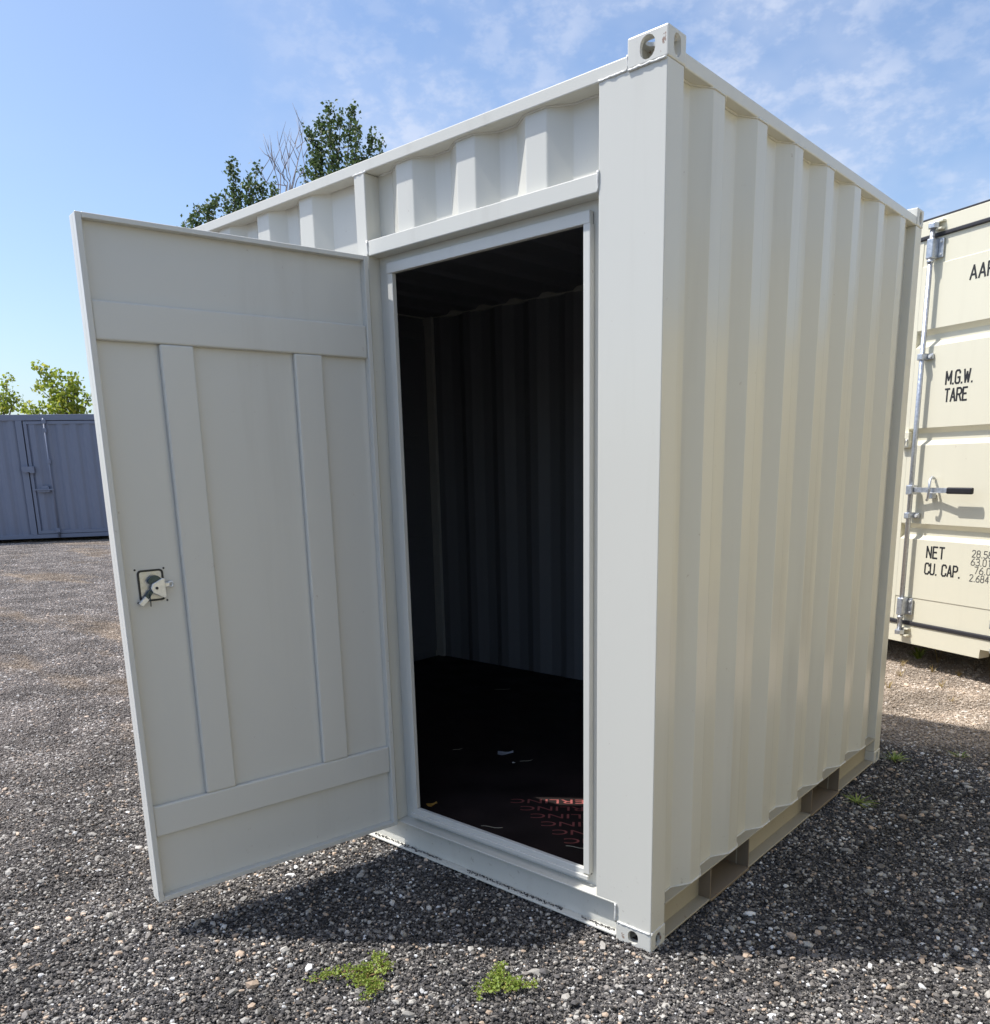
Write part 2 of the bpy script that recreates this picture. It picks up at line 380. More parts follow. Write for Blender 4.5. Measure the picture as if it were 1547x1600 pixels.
gravel = link('gravel', gme, 'stones'); tag(gravel, 'loose dark grey gravel with pale stones covering the yard', 'gravel', kind='stuff')
ng = bpy.data.node_groups.new('gravel_tiles', 'GeometryNodeTree')
ng.interface.new_socket('Geometry', in_out='INPUT', socket_type='NodeSocketGeometry'); ng.interface.new_socket('Geometry', in_out='OUTPUT', socket_type='NodeSocketGeometry')
gi, go = ng.nodes.new('NodeGroupInput'), ng.nodes.new('NodeGroupOutput')
gti = ng.nodes.new('GeometryNodeGeometryToInstance')
for o in tiles[::-1]:
    oi = ng.nodes.new('GeometryNodeObjectInfo'); oi.inputs['Object'].default_value = o
    ng.links.new(oi.outputs['Geometry'], gti.inputs[0]) if False else None
jn = ng.nodes.new('GeometryNodeJoinGeometry')
for o in tiles:
    oi = ng.nodes.new('GeometryNodeObjectInfo'); oi.inputs['Object'].default_value = o; oi.inputs['As Instance'].default_value = True
    ng.links.new(oi.outputs['Geometry'], jn.inputs[0])
iop = ng.nodes.new('GeometryNodeInstanceOnPoints'); iop.inputs['Pick Instance'].default_value = True
na = ng.nodes.new('GeometryNodeInputNamedAttribute'); na.data_type = 'INT'; na.inputs['Name'].default_value = 'which'
nb = ng.nodes.new('GeometryNodeInputNamedAttribute'); nb.data_type = 'INT'; nb.inputs['Name'].default_value = 'turn'
mu = ng.nodes.new('ShaderNodeMath'); mu.operation = 'MULTIPLY'; mu.inputs[1].default_value = math.pi / 2
cx = ng.nodes.new('ShaderNodeCombineXYZ')
ng.links.new(nb.outputs['Attribute'], mu.inputs[0]); ng.links.new(mu.outputs[0], cx.inputs[2])
ng.links.new(gi.outputs[0], iop.inputs['Points']); ng.links.new(jn.outputs[0], iop.inputs['Instance'])
ng.links.new(na.outputs['Attribute'], iop.inputs['Instance Index']); ng.links.new(cx.outputs[0], iop.inputs['Rotation'])
ng.links.new(iop.outputs[0], go.inputs[0])
for nd in [n for n in ng.nodes if n.bl_idname == 'GeometryNodeGeometryToInstance' or (n.bl_idname == 'GeometryNodeObjectInfo' and not n.outputs['Geometry'].is_linked)]: ng.nodes.remove(nd)
gravel.modifiers.new('tiles', 'NODES').node_group = ng

# ------------------------------------------------------------------ the white container
W_, L_, H_ = 3.18, 2.26, 2.591
RT, RB = 2.554, 2.518                       # top rail
FZ = 0.16                                   # floor
box_c = empty('cargo_container'); tag(box_c, 'off-white corrugated steel storage container with its side door standing open', 'container')

def oval(w, h, n=7):
    r = w / 2; q = []
    for k in range(n + 1): a = math.pi * k / n; q.append((r * math.cos(a), (h / 2 - r) + r * math.sin(a)))
    for k in range(n + 1): a = math.pi + math.pi * k / n; q.append((r * math.cos(a), -(h / 2 - r) + r * math.sin(a)))
    return q
def casting_mesh(sx, sy, sz, hx, hy, hz):
    """Hollow corner block with an oval hole in its two outer sides and in its outer end; outer corner at the origin,
    body towards -x, +y, -z."""
    def tmp(bm):
        bmesh.ops.recalc_face_normals(bm, faces=bm.faces[:]); me = bpy.data.meshes.new('t'); bm.to_mesh(me); bm.free()
        o = bpy.data.objects.new('t', me); C.objects.link(o); return o
    bm = bmesh.new(); add_box(bm, -sx, 0, 0, sy, -sz, 0, 0.004, 2); body = tmp(bm)
    cut = []
    bm = bmesh.new(); add_box(bm, -sx + 0.012, -0.012, 0.012, sy - 0.012, -sz + 0.010, -0.010); cut.append(tmp(bm))
    bm = bmesh.new(); add_prism(bm, [(-sx / 2 + a, -sz / 2 + b) for a, b in oval(*hx)], 1, -0.02, 0.02); cut.append(tmp(bm))
    bm = bmesh.new(); add_prism(bm, [(sy / 2 + a, -sz / 2 + b) for a, b in oval(*hy)], 0, -0.02, 0.02); cut.append(tmp(bm))
    bm = bmesh.new(); add_prism(bm, [(-sx / 2 + b, sy / 2 + a) for a, b in oval(*hz)], 2, -0.02, 0.02); cut.append(tmp(bm))
    for c in cut:
        m = body.modifiers.new('b', 'BOOLEAN'); m.operation = 'DIFFERENCE'; m.object = c; m.solver = 'EXACT'
    me = bpy.data.meshes.new_from_object(body.evaluated_get(bpy.context.evaluated_depsgraph_get()))
    for o in [body] + cut: bpy.data.objects.remove(o)
    return me
top_c = casting_mesh(0.121, 0.092, 0.0725, (0.045, 0.056), (0.036, 0.054), (0.036, 0.06))
bot_c = casting_mesh(0.132, 0.090, 0.0645, (0.038, 0.046), (0.032, 0.046), (0.036, 0.06))
for mesh, z, flip in ((top_c, H_, 1), (bot_c, 0.0, -1)):
    for xx, fx in ((0, 1), (-W_, -1)):
        for yy, fy in ((0, 1), (L_, -1)):
            me = mesh.copy()
            for v in me.vertices: v.co = (xx + v.co.x * fx, yy + v.co.y * fy, z + v.co.z * flip)
            if fx * fy * flip < 0: me.flip_normals()
            me.materials.clear(); link('corner_casting', me, 'casting', box_c)
# corner posts; the near one carries the wide cover plate beside the door
def round2d(poly, r, n=3):
    out = []; m = len(poly)
    for i in range(m):
        a, b, c = Vector(poly[i - 1]), Vector(poly[i]), Vector(poly[(i + 1) % m]); p, q = b + (a - b).normalized() * r, b + (c - b).normalized() * r
        out += [tuple(p.lerp(b, k / n).lerp(b.lerp(q, k / n), k / n)) for k in range(n + 1)]
    return out
bm = bmesh.new()
add_prism(bm, round2d([(-0.211, 0.003), (-0.003, 0.003), (-0.003, 0.088), (-0.06, 0.088), (-0.06, 0.05), (-0.211, 0.05)], 0.003), 2, 0.1315, RB)
add_prism(bm, round2d([(-0.133, 0.003), (-0.003, 0.003), (-0.003, 0.088), (-0.06, 0.088), (-0.06, 0.05), (-0.133, 0.05)], 0.003), 2, 0.065, 0.1314)
from_bm('corner_post', bm, 'white', box_c)
box('corner_post', 'white', box_c, -0.06, -0.003, L_ - 0.09, L_ - 0.003, 0.065, RB, 0.003)
box('corner_post', 'white', box_c, -W_ + 0.003, -W_ + 0.12, 0.003, 0.09, 0.065, RB, 0.003)
box('corner_post', 'white', box_c, -W_ + 0.003, -W_ + 0.12, L_ - 0.09, L_ - 0.003, 0.065, RB, 0.003)
# rails
box('top_rail', 'white', box_c, -W_ + 0.12, -0.1195, 0.004, 0.066, RB, RT, 0.003)
box('top_rail', 'white', box_c, -W_ + 0.12, -0.1195, L_ - 0.066, L_ - 0.004, RB, RT, 0.003)
box('top_rail', 'white', box_c, -0.062, -0.003, 0.091, L_ - 0.091, RB, RT, 0.003)
box('top_rail', 'white', box_c, -W_ + 0.003, -W_ + 0.062, 0.091, L_ - 0.091, RB, RT, 0.003)
def channel(name, parent, run0, run1, put, depth, zt, zb, gaps=(), back=0.07):
    """Open channel facing outwards: top flange, web set back by depth, bottom flange; gaps cut the web."""
    bm = bmesh.new()
    def cb(r0, r1, d0, d1, z0, z1):
        a, b = put(r0, d0), put(r1, d1)
        add_box(bm, min(a[0], b[0]), max(a[0], b[0]), min(a[1], b[1]), max(a[1], b[1]), z0, z1, 0.0012, 1)
    cb(run0, run1, 0.002, back, zt - 0.006, zt)
    e = run0
    for g0, g1 in list(gaps) + [(run1, run1)]:
        if g0 - e > 0.01: cb(e, g0, depth, depth + 0.006, zb + 0.007, zt - 0.0062); cb(e, g0, 0.001, back, zb, zb + 0.0068)
        e = g1
    return from_bm(name, bm, 'rail', parent)
channel('bottom_rail', box_c, -W_ + 0.133, -0.1335, lambda r, d: (r, d), 0.030, 0.131, 0.011).data.materials[0] = M['white']
channel('bottom_rail', box_c, -W_ + 0.133, -0.1335, lambda r, d: (r, L_ - d), 0.030, 0.131, 0.011)
POCK = [(0.405, 0.705), (1.338, 1.660)]
channel('bottom_rail', box_c, 0.0895, L_ - 0.0905, lambda r, d: (-d, r), 0.045, 0.138, 0.011, POCK)
channel('bottom_rail', box_c, 0.0905, L_ - 0.0905, lambda r, d: (-W_ + d, r), 0.045, 0.138, 0.011)
for g0, g1 in POCK:
    bm = bmesh.new()
    add_box(bm, -W_ + 0.06, -0.001, g0 - 0.006, g0 - 0.0005, 0.0185, 0.1315); add_box(bm, -W_ + 0.06, -0.001, g1 + 0.0005, g1 + 0.006, 0.0185, 0.1315)
    add_box(bm, -W_ + 0.06, 0.004, g0 - 0.0062, g1 + 0.0062, 0.008, 0.0178, 0.0015, 1)
    from_bm('fork_pocket', bm, 'pocket', box_c)
# corrugated walls
P_ = 0.2793
side_cr = [(0.2555 + 0.2826 * k, 0.3235 + 0.2826 * k) for k in range(7)]
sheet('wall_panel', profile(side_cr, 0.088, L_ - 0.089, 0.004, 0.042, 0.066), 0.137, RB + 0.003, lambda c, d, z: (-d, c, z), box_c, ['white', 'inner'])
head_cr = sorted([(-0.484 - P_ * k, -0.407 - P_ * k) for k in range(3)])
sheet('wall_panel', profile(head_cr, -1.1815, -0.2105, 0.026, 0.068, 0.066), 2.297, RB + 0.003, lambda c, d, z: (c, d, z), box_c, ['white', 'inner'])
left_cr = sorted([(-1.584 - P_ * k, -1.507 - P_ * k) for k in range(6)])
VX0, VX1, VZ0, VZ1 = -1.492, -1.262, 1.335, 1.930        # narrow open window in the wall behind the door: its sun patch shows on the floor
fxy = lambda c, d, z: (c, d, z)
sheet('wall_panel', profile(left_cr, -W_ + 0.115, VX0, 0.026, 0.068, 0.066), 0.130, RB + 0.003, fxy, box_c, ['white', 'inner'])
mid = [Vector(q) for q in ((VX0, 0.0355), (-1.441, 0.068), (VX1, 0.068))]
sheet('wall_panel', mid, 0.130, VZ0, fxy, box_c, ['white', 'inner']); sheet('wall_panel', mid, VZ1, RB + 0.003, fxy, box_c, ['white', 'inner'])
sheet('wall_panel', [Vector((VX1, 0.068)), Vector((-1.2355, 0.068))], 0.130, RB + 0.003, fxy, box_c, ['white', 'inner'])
bm = bmesh.new()
for q in ((VX0 - 0.02, VX0 + 0.004, VZ0 - 0.02, VZ1 + 0.02), (VX1 - 0.004, VX1 + 0.018, VZ0 - 0.02, VZ1 + 0.02), (VX0 + 0.0042, VX1 - 0.0042, VZ0 - 0.02, VZ0 + 0.002), (VX0 + 0.0042, VX1 - 0.0042, VZ1 - 0.002, VZ1 + 0.02)): add_box(bm, q[0], q[1], 0.022, 0.085, q[2], q[3])
from_bm('window_frame', bm, 'white', box_c)
back_cr = sorted([(-0.42 - P_ * k, -0.343 - P_ * k) for k in range(10)])
sheet('wall_panel', profile(back_cr, -W_ + 0.115, -0.06, L_ - 0.028, L_ - 0.064, 0.070), 0.130, RB + 0.003, lambda c, d, z: (c, d, z), box_c, ['white', 'inner'], flip=-1)
roof_cr = sorted([(-0.30 - 0.26 * k, -0.22 - 0.26 * k) for k in range(11)])
sheet('roof_panel', profile(roof_cr, -W_ + 0.06, -0.06, 0.0, 0.020, 0.030), 0.064, L_ - 0.064, lambda c, d, z: (c, z, 2.551 - d), box_c, ['white', 'inner'])
# end with the cargo doors, seen only from inside
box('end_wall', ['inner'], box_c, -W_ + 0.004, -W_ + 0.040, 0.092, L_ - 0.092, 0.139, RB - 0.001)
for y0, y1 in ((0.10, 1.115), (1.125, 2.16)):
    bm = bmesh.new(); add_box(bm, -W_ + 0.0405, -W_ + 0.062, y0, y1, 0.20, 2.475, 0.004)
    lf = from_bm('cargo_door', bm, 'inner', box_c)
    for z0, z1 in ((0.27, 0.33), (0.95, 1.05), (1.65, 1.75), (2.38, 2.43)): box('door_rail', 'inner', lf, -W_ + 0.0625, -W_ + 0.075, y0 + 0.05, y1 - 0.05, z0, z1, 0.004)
# floor with its diagonal red print
floor = box('floor_panel', 'floor', box_c, -W_ + 0.0645, -0.045, 0.066, L_ - 0.068, 0.132, FZ, 0.0)
TA = R(36.0); ex = Vector((-math.cos(TA), -math.sin(TA), 0)); ey = Vector((math.sin(TA), -math.cos(TA), 0))
for row in range(-3, 6):
    for rep in range(2):
        o = Vector((-0.40, 0.315, FZ + 0.0008)) - ey * (0.074 * row) + ex * (rep * 0.56 - 0.36 + 0.045 * row)
        pts4 = [o + ex * a + ey * b for a in (0, 0.5) for b in (0, 0.04)]
        if any(p.x > -0.07 or p.x < -2.2 or p.y < 0.085 or p.y > 1.5 for p in pts4): continue
        lettering('printed_lettering', 'COPERLINC', 0.50, 0.042, 'red_ink', floor, lambda a, b, o=o: o + ex * a + ey * b, 0.0)
# doorway
box('header_beam', 'white', box_c, -1.1805, -0.2115, 0.0035, 0.09, 2.250, 2.300, 0.003)
box('door_post', 'white', box_c, -1.236, -1.181, 0.0035, 0.09, 0.1312, RB - 0.0005, 0.003)
bm = bmesh.new()
for q in ((-1.1805, -1.115, 0.1315, 2.2498), (-0.263, -0.2115, 0.1315, 2.2498), (-1.1148, -0.2632, 0.1315, 0.165), (-1.1148, -0.2632, 2.218, 2.2498)):
    add_box(bm, q[0], q[1], 0.056, 0.062, q[2], q[3])
frame = from_bm('door_frame', bm, 'door_white', box_c)
box('door_stop', 'door_white', frame, -1.123, -0.262, 0.034, 0.054, 2.188, 2.2225, 0.002)
box('door_stop', 'door_white', frame, -1.123, -1.098, 0.036, 0.0545, 0.1905, 2.1875, 0.002)
box('door_stop', 'door_white', frame, -0.283, -0.259, 0.032, 0.0545, 0.176, 2.1875, 0.002)
box('door_stop', 'door_white', frame, -1.123, -0.2832, 0.036, 0.0545, 0.160, 0.190, 0.003)
box('door_stop', 'door_white', frame, -1.123, -0.262, 0.027, 0.0355, 0.156, 0.171, 0.002)
# weld seams
for a, b in (((-0.212, 0.002, 2.519), (-0.123, 0.002, 2.5195)), ((-0.1205, 0.003, 2.52), (-0.1205, 0.003, 2.556)), ((-0.118, 0.0, 2.517), (-0.004, 0.0, 2.517)),
             ((-0.212, 0.002, 2.252), (-0.212, 0.002, 2.305)), ((-0.133, 0.0, 0.066), (-0.133, 0.0, 0.128)), ((-1.181, 0.003, 2.252), (-1.181, 0.003, 2.300)),
             ((-1.237, 0.012, 2.26), (-1.237, 0.012, 2.51)), ((-0.125, 0.001, 0.066), (-0.004, 0.001, 0.066)), ((-0.002, 0.004, 0.066), (-0.002, 0.085, 0.066)),
             ((-1.05, 0.022, 2.3005), (-0.92, 0.022, 2.301)), ((-0.75, 0.022, 2.3005), (-0.62, 0.022, 2.301)), ((-1.17, 0.004, 2.517), (-1.24, 0.004, 2.517))):
    weld(box_c, a, b)
def weld_line(pl, put, z, r=0.003):
    bm = bmesh.new(); pts_ = [Vector(put(c, d, z)) for c, d in pl]; out = []
    for a, b in zip(pts_, pts_[1:]):
        n = max(1, int((b - a).length / 0.012)); out += [a.lerp(b, k / n) for k in range(n)]
    add_tube(bm, out + [pts_[-1]], [r * random.uniform(0.7, 1.35) for _ in range(len(out) + 1)], 5)
    return from_bm('weld_bead', bm, 'weld', box_c, smooth=True)
weld_line(profile(side_cr, 0.09, L_ - 0.091, 0.002, 0.040, 0.066), lambda c, d, z: (-d, c, z), 0.1395)
weld_line(profile(head_cr, -1.178, -0.215, 0.024, 0.066, 0.066), lambda c, d, z: (c, d, z), RB - 0.001)
weld_line(profile(side_cr, 0.09, L_ - 0.091, 0.003, 0.040, 0.066), lambda c, d, z: (-d, c, z), RB - 0.001)
tube('sheet_seam', 'weld', box_c, [(-0.0065, 0.604, 0.14 + 0.1 * k) for k in range(24)] + [(-0.0065, 0.604, RB)], 0.0022, 5)

# the open door: local x runs from hinge to tip, local +y is the inner side that faces the camera
door = box('door', 'door_white', box_c, 0.014, 0.953, -0.062, -0.028, 0.121, 2.246, 0.002)
door.location = (-1.16, 0.0, 0.0); door.rotation_euler = (0, 0, R(-100.0))
bm = bmesh.new()
for q in ((0.014, 0.031, 0.121, 2.246), (0.936, 0.953, 0.121, 2.246), (0.0312, 0.9358, 0.121, 0.138), (0.0312, 0.9358, 2.231, 2.246)):
    add_box(bm, q[0], q[1], -0.0278, 0.0, q[2], q[3], 0.0015, 1)
from_bm('door_rim', bm, 'door_white', door)
for q in ((0.0312, 0.9358, 1.908, 2.018), (0.0312, 0.9358, 0.348, 0.455), (0.651, 0.755, 0.4552, 1.9078), (0.210, 0.313, 0.4552, 1.9078)):
    box('stiffener', 'door_white', door, q[0], q[1], -0.0275, -0.008, q[2], q[3], 0.006, 3)
for z in (0.30, 1.18, 2.06):
    tube('hinge', 'white', door, [(0.020, -0.073, z - 0.06), (0.020, -0.073, z + 0.06)], 0.010, 12)
# latch let into the door
lu, lz = 0.854, 1.180
bm = bmesh.new()
def ring(bm, w, h, t, y0, y1, cx, cz, r=0.012):
    def rr(w, h, r):
        q = []
        for sx, sz, a0 in ((1, 1, 0), (-1, 1, 90), (-1, -1, 180), (1, -1, 270)):
            for k in range(5): a = R(a0 + 22.5 * k); q.append((cx + sx * (w / 2 - r) + r * math.cos(a), cz + sz * (h / 2 - r) + r * math.sin(a)))
        return q
    o, i = rr(w, h, r), rr(w - 2 * t, h - 2 * t, r * 0.6); n = len(o)
    V = [[bm.verts.new((a, y, b)) for a, b in q] for q, y in ((o, y0), (o, y1), (i, y1), (i, y0))]
    for A, B in ((0, 1), (1, 2), (2, 3)):
        for k in range(n): bm.faces.new((V[A][k], V[A][(k + 1) % n], V[B][(k + 1) % n], V[B][k]))
ring(bm, 0.080, 0.100, 0.006, -0.0282, -0.0245, lu, lz)
from_bm('latch_surround', bm, 'dark_hole', door)
box('latch_plate', 'galv', door, lu - 0.034, lu + 0.034, -0.0279, -0.0265, lz - 0.044, lz + 0.044, 0.0)
prism('latch_lever', 'zinc', door, [(0.862, 1.172), (0.856, 1.158), (0.822, 1.138), (0.816, 1.142), (0.816, 1.199), (0.823, 1.202), (0.856, 1.186)], 1, -0.012, -0.006, 0.002)
tube('latch_pin', 'dark_hole', door, [(0.844, -0.008, 1.172), (0.844, -0.0035, 1.172)], 0.0045, 10)
bm = bmesh.new(); arc = [(0.846 + 0.036 * math.cos(R(a)) * 0.8, 1.172 + 0.040 * math.sin(R(a))) for a in range(35, 200, 15)]
add_prism(bm, arc + [(0.851 + (a - 0.851) * 0.55, 1.170 + (b - 1.170) * 0.55) for a, b in arc[::-1]], 1, -0.020, -0.0125, 0.0012, 1)
from_bm('latch_cam', bm, 'blued', door)
prism('latch_arm', 'blued', door, [(0.866, 1.168), (0.852, 1.160), (0.872, 1.134), (0.884, 1.144)], 1, -0.0205, -0.014, 0.001)
prism('latch_tab', 'zinc', door, [(0.881, 1.149), (0.870, 1.137), (0.892, 1.117), (0.903, 1.128)], 1, -0.018, -0.006, 0.0015)
prism('latch_rod', 'zinc', door, [(0.818, 1.186), (0.818, 1.172), (0.801, 1.173), (0.801, 1.185)], 1, -0.020, -0.012, 0.0015)
bm = bmesh.new()
add_tube(bm, [(0.797 + 0.0075 * math.cos(R(a)), -0.016, 1.179 + 0.0085 * math.sin(R(a))) for a in range(0, 361, 30)], 0.0032, 8, False)
from_bm('latch_eye', bm, 'zinc', door, smooth=True)
tube('latch_wire', 'blued', door, [(0.866, -0.0125, 1.155), (0.866, -0.010, 1.13), (0.866, -0.014, 1.115)], 0.0016, 6)
for a, b in ((0.899, 1.232), (0.811, 1.231), (0.810, 1.128), (0.899, 1.128)):
    tube('rivet', 'dark_hole', door, [(a, -0.0285, b), (a, -0.0262, b)], 0.0032, 8)

# ------------------------------------------------------------------ loose scraps on the container floor
def scrap(name, mat, x, y, w, d, rz, label, cat, curl=0.01):
    v, f = [], []
    for i in range(5):
        for j in range(3):
            a, b = (i / 4 - 0.5) * w, (j / 2 - 0.5) * d * (0.6 + 0.4 * math.sin(i * 1.3 + 0.6))
            v.append((a, b, 0.001 + curl * (abs(i / 4 - 0.4) ** 1.6 + 0.25 * (j == 2))))
    for i in range(4):
        for j in range(2): q = i * 3 + j; f.append((q, q + 3, q + 4, q + 1))
    o = raw(name, v, f, mat, loc=(x, y, FZ), rotz=rz); o.modifiers.new('t', 'SOLIDIFY').thickness = 0.0008
    return tag(o, label, cat)
scrap('plastic_scrap', 'film', -1.296, 0.812, 0.075, 0.04, R(40), 'curled grey scrap of plastic lying on the dark container floor', 'litter', 0.02)
scrap('paper_flake', 'paper', -1.184, 0.741, 0.014, 0.010, R(10), 'tiny white paper flake on the container floor beside the grey scrap', 'litter', 0.004)
scrap('wrapper', 'yellow_label', -1.13, 0.150, 0.045, 0.03, R(70), 'small yellow and red wrapper in the left corner inside the doorway', 'litter', 0.012)
def straw(x, y, ln, rz, label):
    o = empty('straw_blade', (x, y, FZ + 0.002), rz); bpy.data.objects.remove(o)
    bm = bmesh.new(); add_tube(bm, [((k / 6 - 0.5) * ln, 0.004 * math.sin(k * 1.1), 0.001 + 0.006 * (k / 6) ** 2) for k in range(7)], 0.0011, 5)
    o = from_bm('straw_blade', bm, 'straw', loc=(x, y, FZ + 0.0012), rotz=rz, smooth=True)
    tag(o, label, 'straw', 'straw blades on the container floor')
straw(-0.787, 0.135, 0.09, R(18), 'long straw blade just inside the door sill, left of centre')
straw(-0.430, 0.195, 0.08, R(15), 'straw blade just inside the door sill near the right jamb')
straw(-1.149, 0.790, 0.06, R(44), 'short straw blade just right of the grey plastic scrap')
straw(-2.084, 1.703, 0.10, R(30), 'straw blade far back on the container floor')
straw(-1.522, 0.711, 0.05, R(50), 'short straw blade on the floor near the left side of the doorway')

# ------------------------------------------------------------------ the cream container on the right
CA = R(-26.0); cd = Vector((math.cos(CA), math.sin(CA), 0))
cc = empty('shipping_container', Vector((-0.6, 4.45, 0)) - cd * 0.06, CA)
tag(cc, 'cream shipping container at the right with lock rods and black stencilled weights', 'container')
X = lambda s: s + 0.06                       # measured along the face -> local x
Z0, Z1 = 0.187, 3.083; HW = 1.219
for sx in (-1, 1):
    x0, x1 = sorted((sx * (HW - 0.002), sx * (HW - 0.09)))
    box('corner_post', 'cream', cc, x0, x1, 0.0, 0.12, Z0 + 0.12, Z1 - 0.12, 0.004)
    for zc_ in (Z0, Z1 - 0.118):
        bm = bmesh.new(); x0, x1 = sorted((sx * HW, sx * (HW - 0.162)))
        add_box(bm, x0, x1, -0.003, 0.175, zc_, zc_ + 0.118, 0.006); from_bm('corner_casting', bm, 'cream', cc)
box('door_header', 'cream', cc, -HW + 0.163, HW - 0.163, 0.0, 0.12, 2.968, Z1 - 0.018, 0.003)
box('roof_edge', 'rubber', cc, -HW + 0.163, HW - 0.163, 0.004, 0.06, Z1 - 0.0178, Z1 - 0.004, 0.002)
bm = bmesh.new()
add_prism(bm, [(-HW + 0.163, Z0), (X(0.722), Z0), (X(0.722), Z0 + 0.066), (HW - 0.163, Z0 + 0.066), (HW - 0.163, 0.335), (-HW + 0.163, 0.335)], 1, 0.0, 0.10, 0.003)
from_bm('door_sill', bm, 'cream', cc)
LEN = 12.19
for sx in (-1, 1):
    crs = [(0.25 + 0.278 * k, 0.32 + 0.278 * k) for k in range(42)]
    sheet('wall_panel', profile(crs, 0.12, LEN - 0.1, HW - 0.006, HW - 0.042, 0.068), Z0 + 0.1, Z1 - 0.06, lambda c, d, z, sx=sx: (sx * d, c, z), cc, ['cream', 'inner'], flip=-1)
    x0, x1 = sorted((sx * (HW - 0.003), sx * (HW - 0.06))); box('top_rail', 'cream', cc, x0, x1, 0.18, LEN, Z1 - 0.08, Z1 - 0.02, 0.003); box('bottom_rail', 'cream', cc, x0, x1, 0.18, LEN, Z0 + 0.02, Z0 + 0.16, 0.003)
box('roof_panel', 'cream', cc, -HW + 0.061, HW - 0.061, 0.061, LEN, Z1 - 0.05, Z1 - 0.025, 0.002)
box('floor_panel', 'timber', cc, -HW + 0.061, HW - 0.061, 0.105, LEN, Z0 + 0.10, Z0 + 0.14, 0.002)
box('end_wall', 'cream', cc, -HW + 0.061, HW - 0.061, LEN - 0.04, LEN - 0.001, Z0 + 0.141, Z1 - 0.081, 0.002)
# channelled door skins
zprof = [(0.352, 0.0), (0.522, 0.0), (0.526, -0.004), (0.945, -0.004), (0.975, 0.030), (1.022, 0.030), (1.058, -0.004), (1.598, -0.004), (1.632, 0.030), (1.680, 0.030), (1.716, -0.004),
         (2.252, -0.004), (2.288, 0.030), (2.332, 0.030), (2.368, -0.004), (2.776, -0.004), (2.780, 0.0), (2.945, 0.0)]
def cargo_door(sx, x0, x1):
    st = 0.058
    v = []; f = []
    for x in (x0 + st, x1 - st):
        for z, d in zprof: v.append((x, d + 0.008, z))
    n = len(zprof)
    for i in range(n - 1): f.append((i, i + n, i + n + 1, i + 1))
    lf = raw('cargo_door', v, f, 'cream', cc)
    box('door_stile', 'cream', lf, x0, x0 + st, 0.003, 0.05, 0.352, 2.945, 0.003); box('door_stile', 'cream', lf, x1 - st, x1, 0.003, 0.05, 0.352, 2.945, 0.003)
    box('door_gasket', 'rubber', lf, x0 - 0.004, x1 + 0.004, -0.008, 0.03, 2.9455, 2.972, 0.006)
    box('door_gasket', 'rubber', lf, x0 - 0.004, x1 + 0.004, -0.008, 0.03, 0.322, 0.3515, 0.006)
    return lf
dr = cargo_door(1, 0.006, HW - 0.095); dl = cargo_door(-1, -HW + 0.095, -0.006)
def lock_rod(lf, xr, handle, hdir=1):
    tube('lock_rod', 'galv', lf, [(xr, -0.045, 0.27), (xr, -0.045, 3.0)], 0.0165, 14)
    for z, top in ((2.87, True), (0.46, False)):
        box('rod_guide', 'galv', lf, xr - 0.026, xr + 0.026, -0.066, -0.001, z - 0.065, z + 0.065, 0.010, 3)
        box('rod_guide', 'galv', lf, xr + 0.0262, xr + 0.062, -0.010, 0.002, z - 0.060, z + 0.060, 0.003)
        for dz in (-0.04, 0.04): tube('bolt', 'zinc', lf, [(xr + 0.045, -0.010, z + dz), (xr + 0.045, -0.017, z + dz)], 0.009, 8)
        tube('rod_collar', 'galv', lf, [(xr, -0.045, z - 0.088), (xr, -0.045, z - 0.070)], 0.021, 14)
        zz = 3.01 if top else 0.272
        bm = bmesh.new()
        add_prism(bm, [(xr - 0.030, -0.052), (xr - 0.012, -0.075), (xr + 0.026, -0.066), (xr + 0.034, -0.030), (xr + 0.012, -0.012), (xr - 0.024, -0.020)], 2, zz - 0.016, zz + 0.016, 0.003)
        from_bm('lock_cam', bm, 'galv', lf)
        box('cam_keeper', 'cream', lf, xr + 0.005, xr + 0.060, -0.040, -0.0005, zz - 0.030, zz - 0.0165 if top else zz - 0.018, 0.003)
        box('cam_keeper', 'cream', lf, xr - 0.040, xr + 0.060, -0.030, -0.0005, zz + 0.018, zz + 0.032, 0.003)
    for z in (2.186, 1.114):
        box('rod_clamp', 'galv', lf, xr - 0.024, xr + 0.020, -0.068, -0.001, z - 0.022, z + 0.022, 0.006, 2)
        box('rod_clamp', 'galv', lf, xr + 0.0202, xr + 0.058, -0.016, 0.002, z - 0.018, z + 0.018, 0.003)
        tube('bolt', 'zinc', lf, [(xr + 0.044, -0.016, z), (xr + 0.044, -0.030, z)], 0.011, 8)
    if handle:
        box('handle_hub', 'galv', lf, xr - 0.012, xr + 0.040, -0.084, -0.026, 1.262, 1.328, 0.006)
        bm = bmesh.new(); add_prism(bm, [(xr + 0.0405, -0.066), (xr + 0.18, -0.052), (xr + 0.31, -0.074), (xr + 0.31, -0.064), (xr + 0.18, -0.042), (xr + 0.0405, -0.056)], 2, 1.278, 1.311, 0.002)
        from_bm('handle_bar', bm, 'galv', lf)
        bm = bmesh.new(); add_box(bm, xr + 0.3105, xr + 0.505, -0.082, -0.056, 1.272, 1.316, 0.010, 3); from_bm('handle_grip', bm, 'grip', lf)
        tube('handle_hasp', 'galv', lf, [(xr + 0.15, -0.004, 1.372), (xr + 0.16, -0.04, 1.382), (xr + 0.172, -0.070, 1.360), (xr + 0.176, -0.078, 1.30), (xr + 0.168, -0.072, 1.245), (xr + 0.15, -0.06, 1.225)], 0.009, 8)
        box('hasp_bracket', 'galv', lf, xr + 0.135, xr + 0.175, -0.038, -0.0005, 1.235, 1.275, 0.005)
lock_rod(dr, X(0.105), True); lock_rod(dr, X(0.86), False)
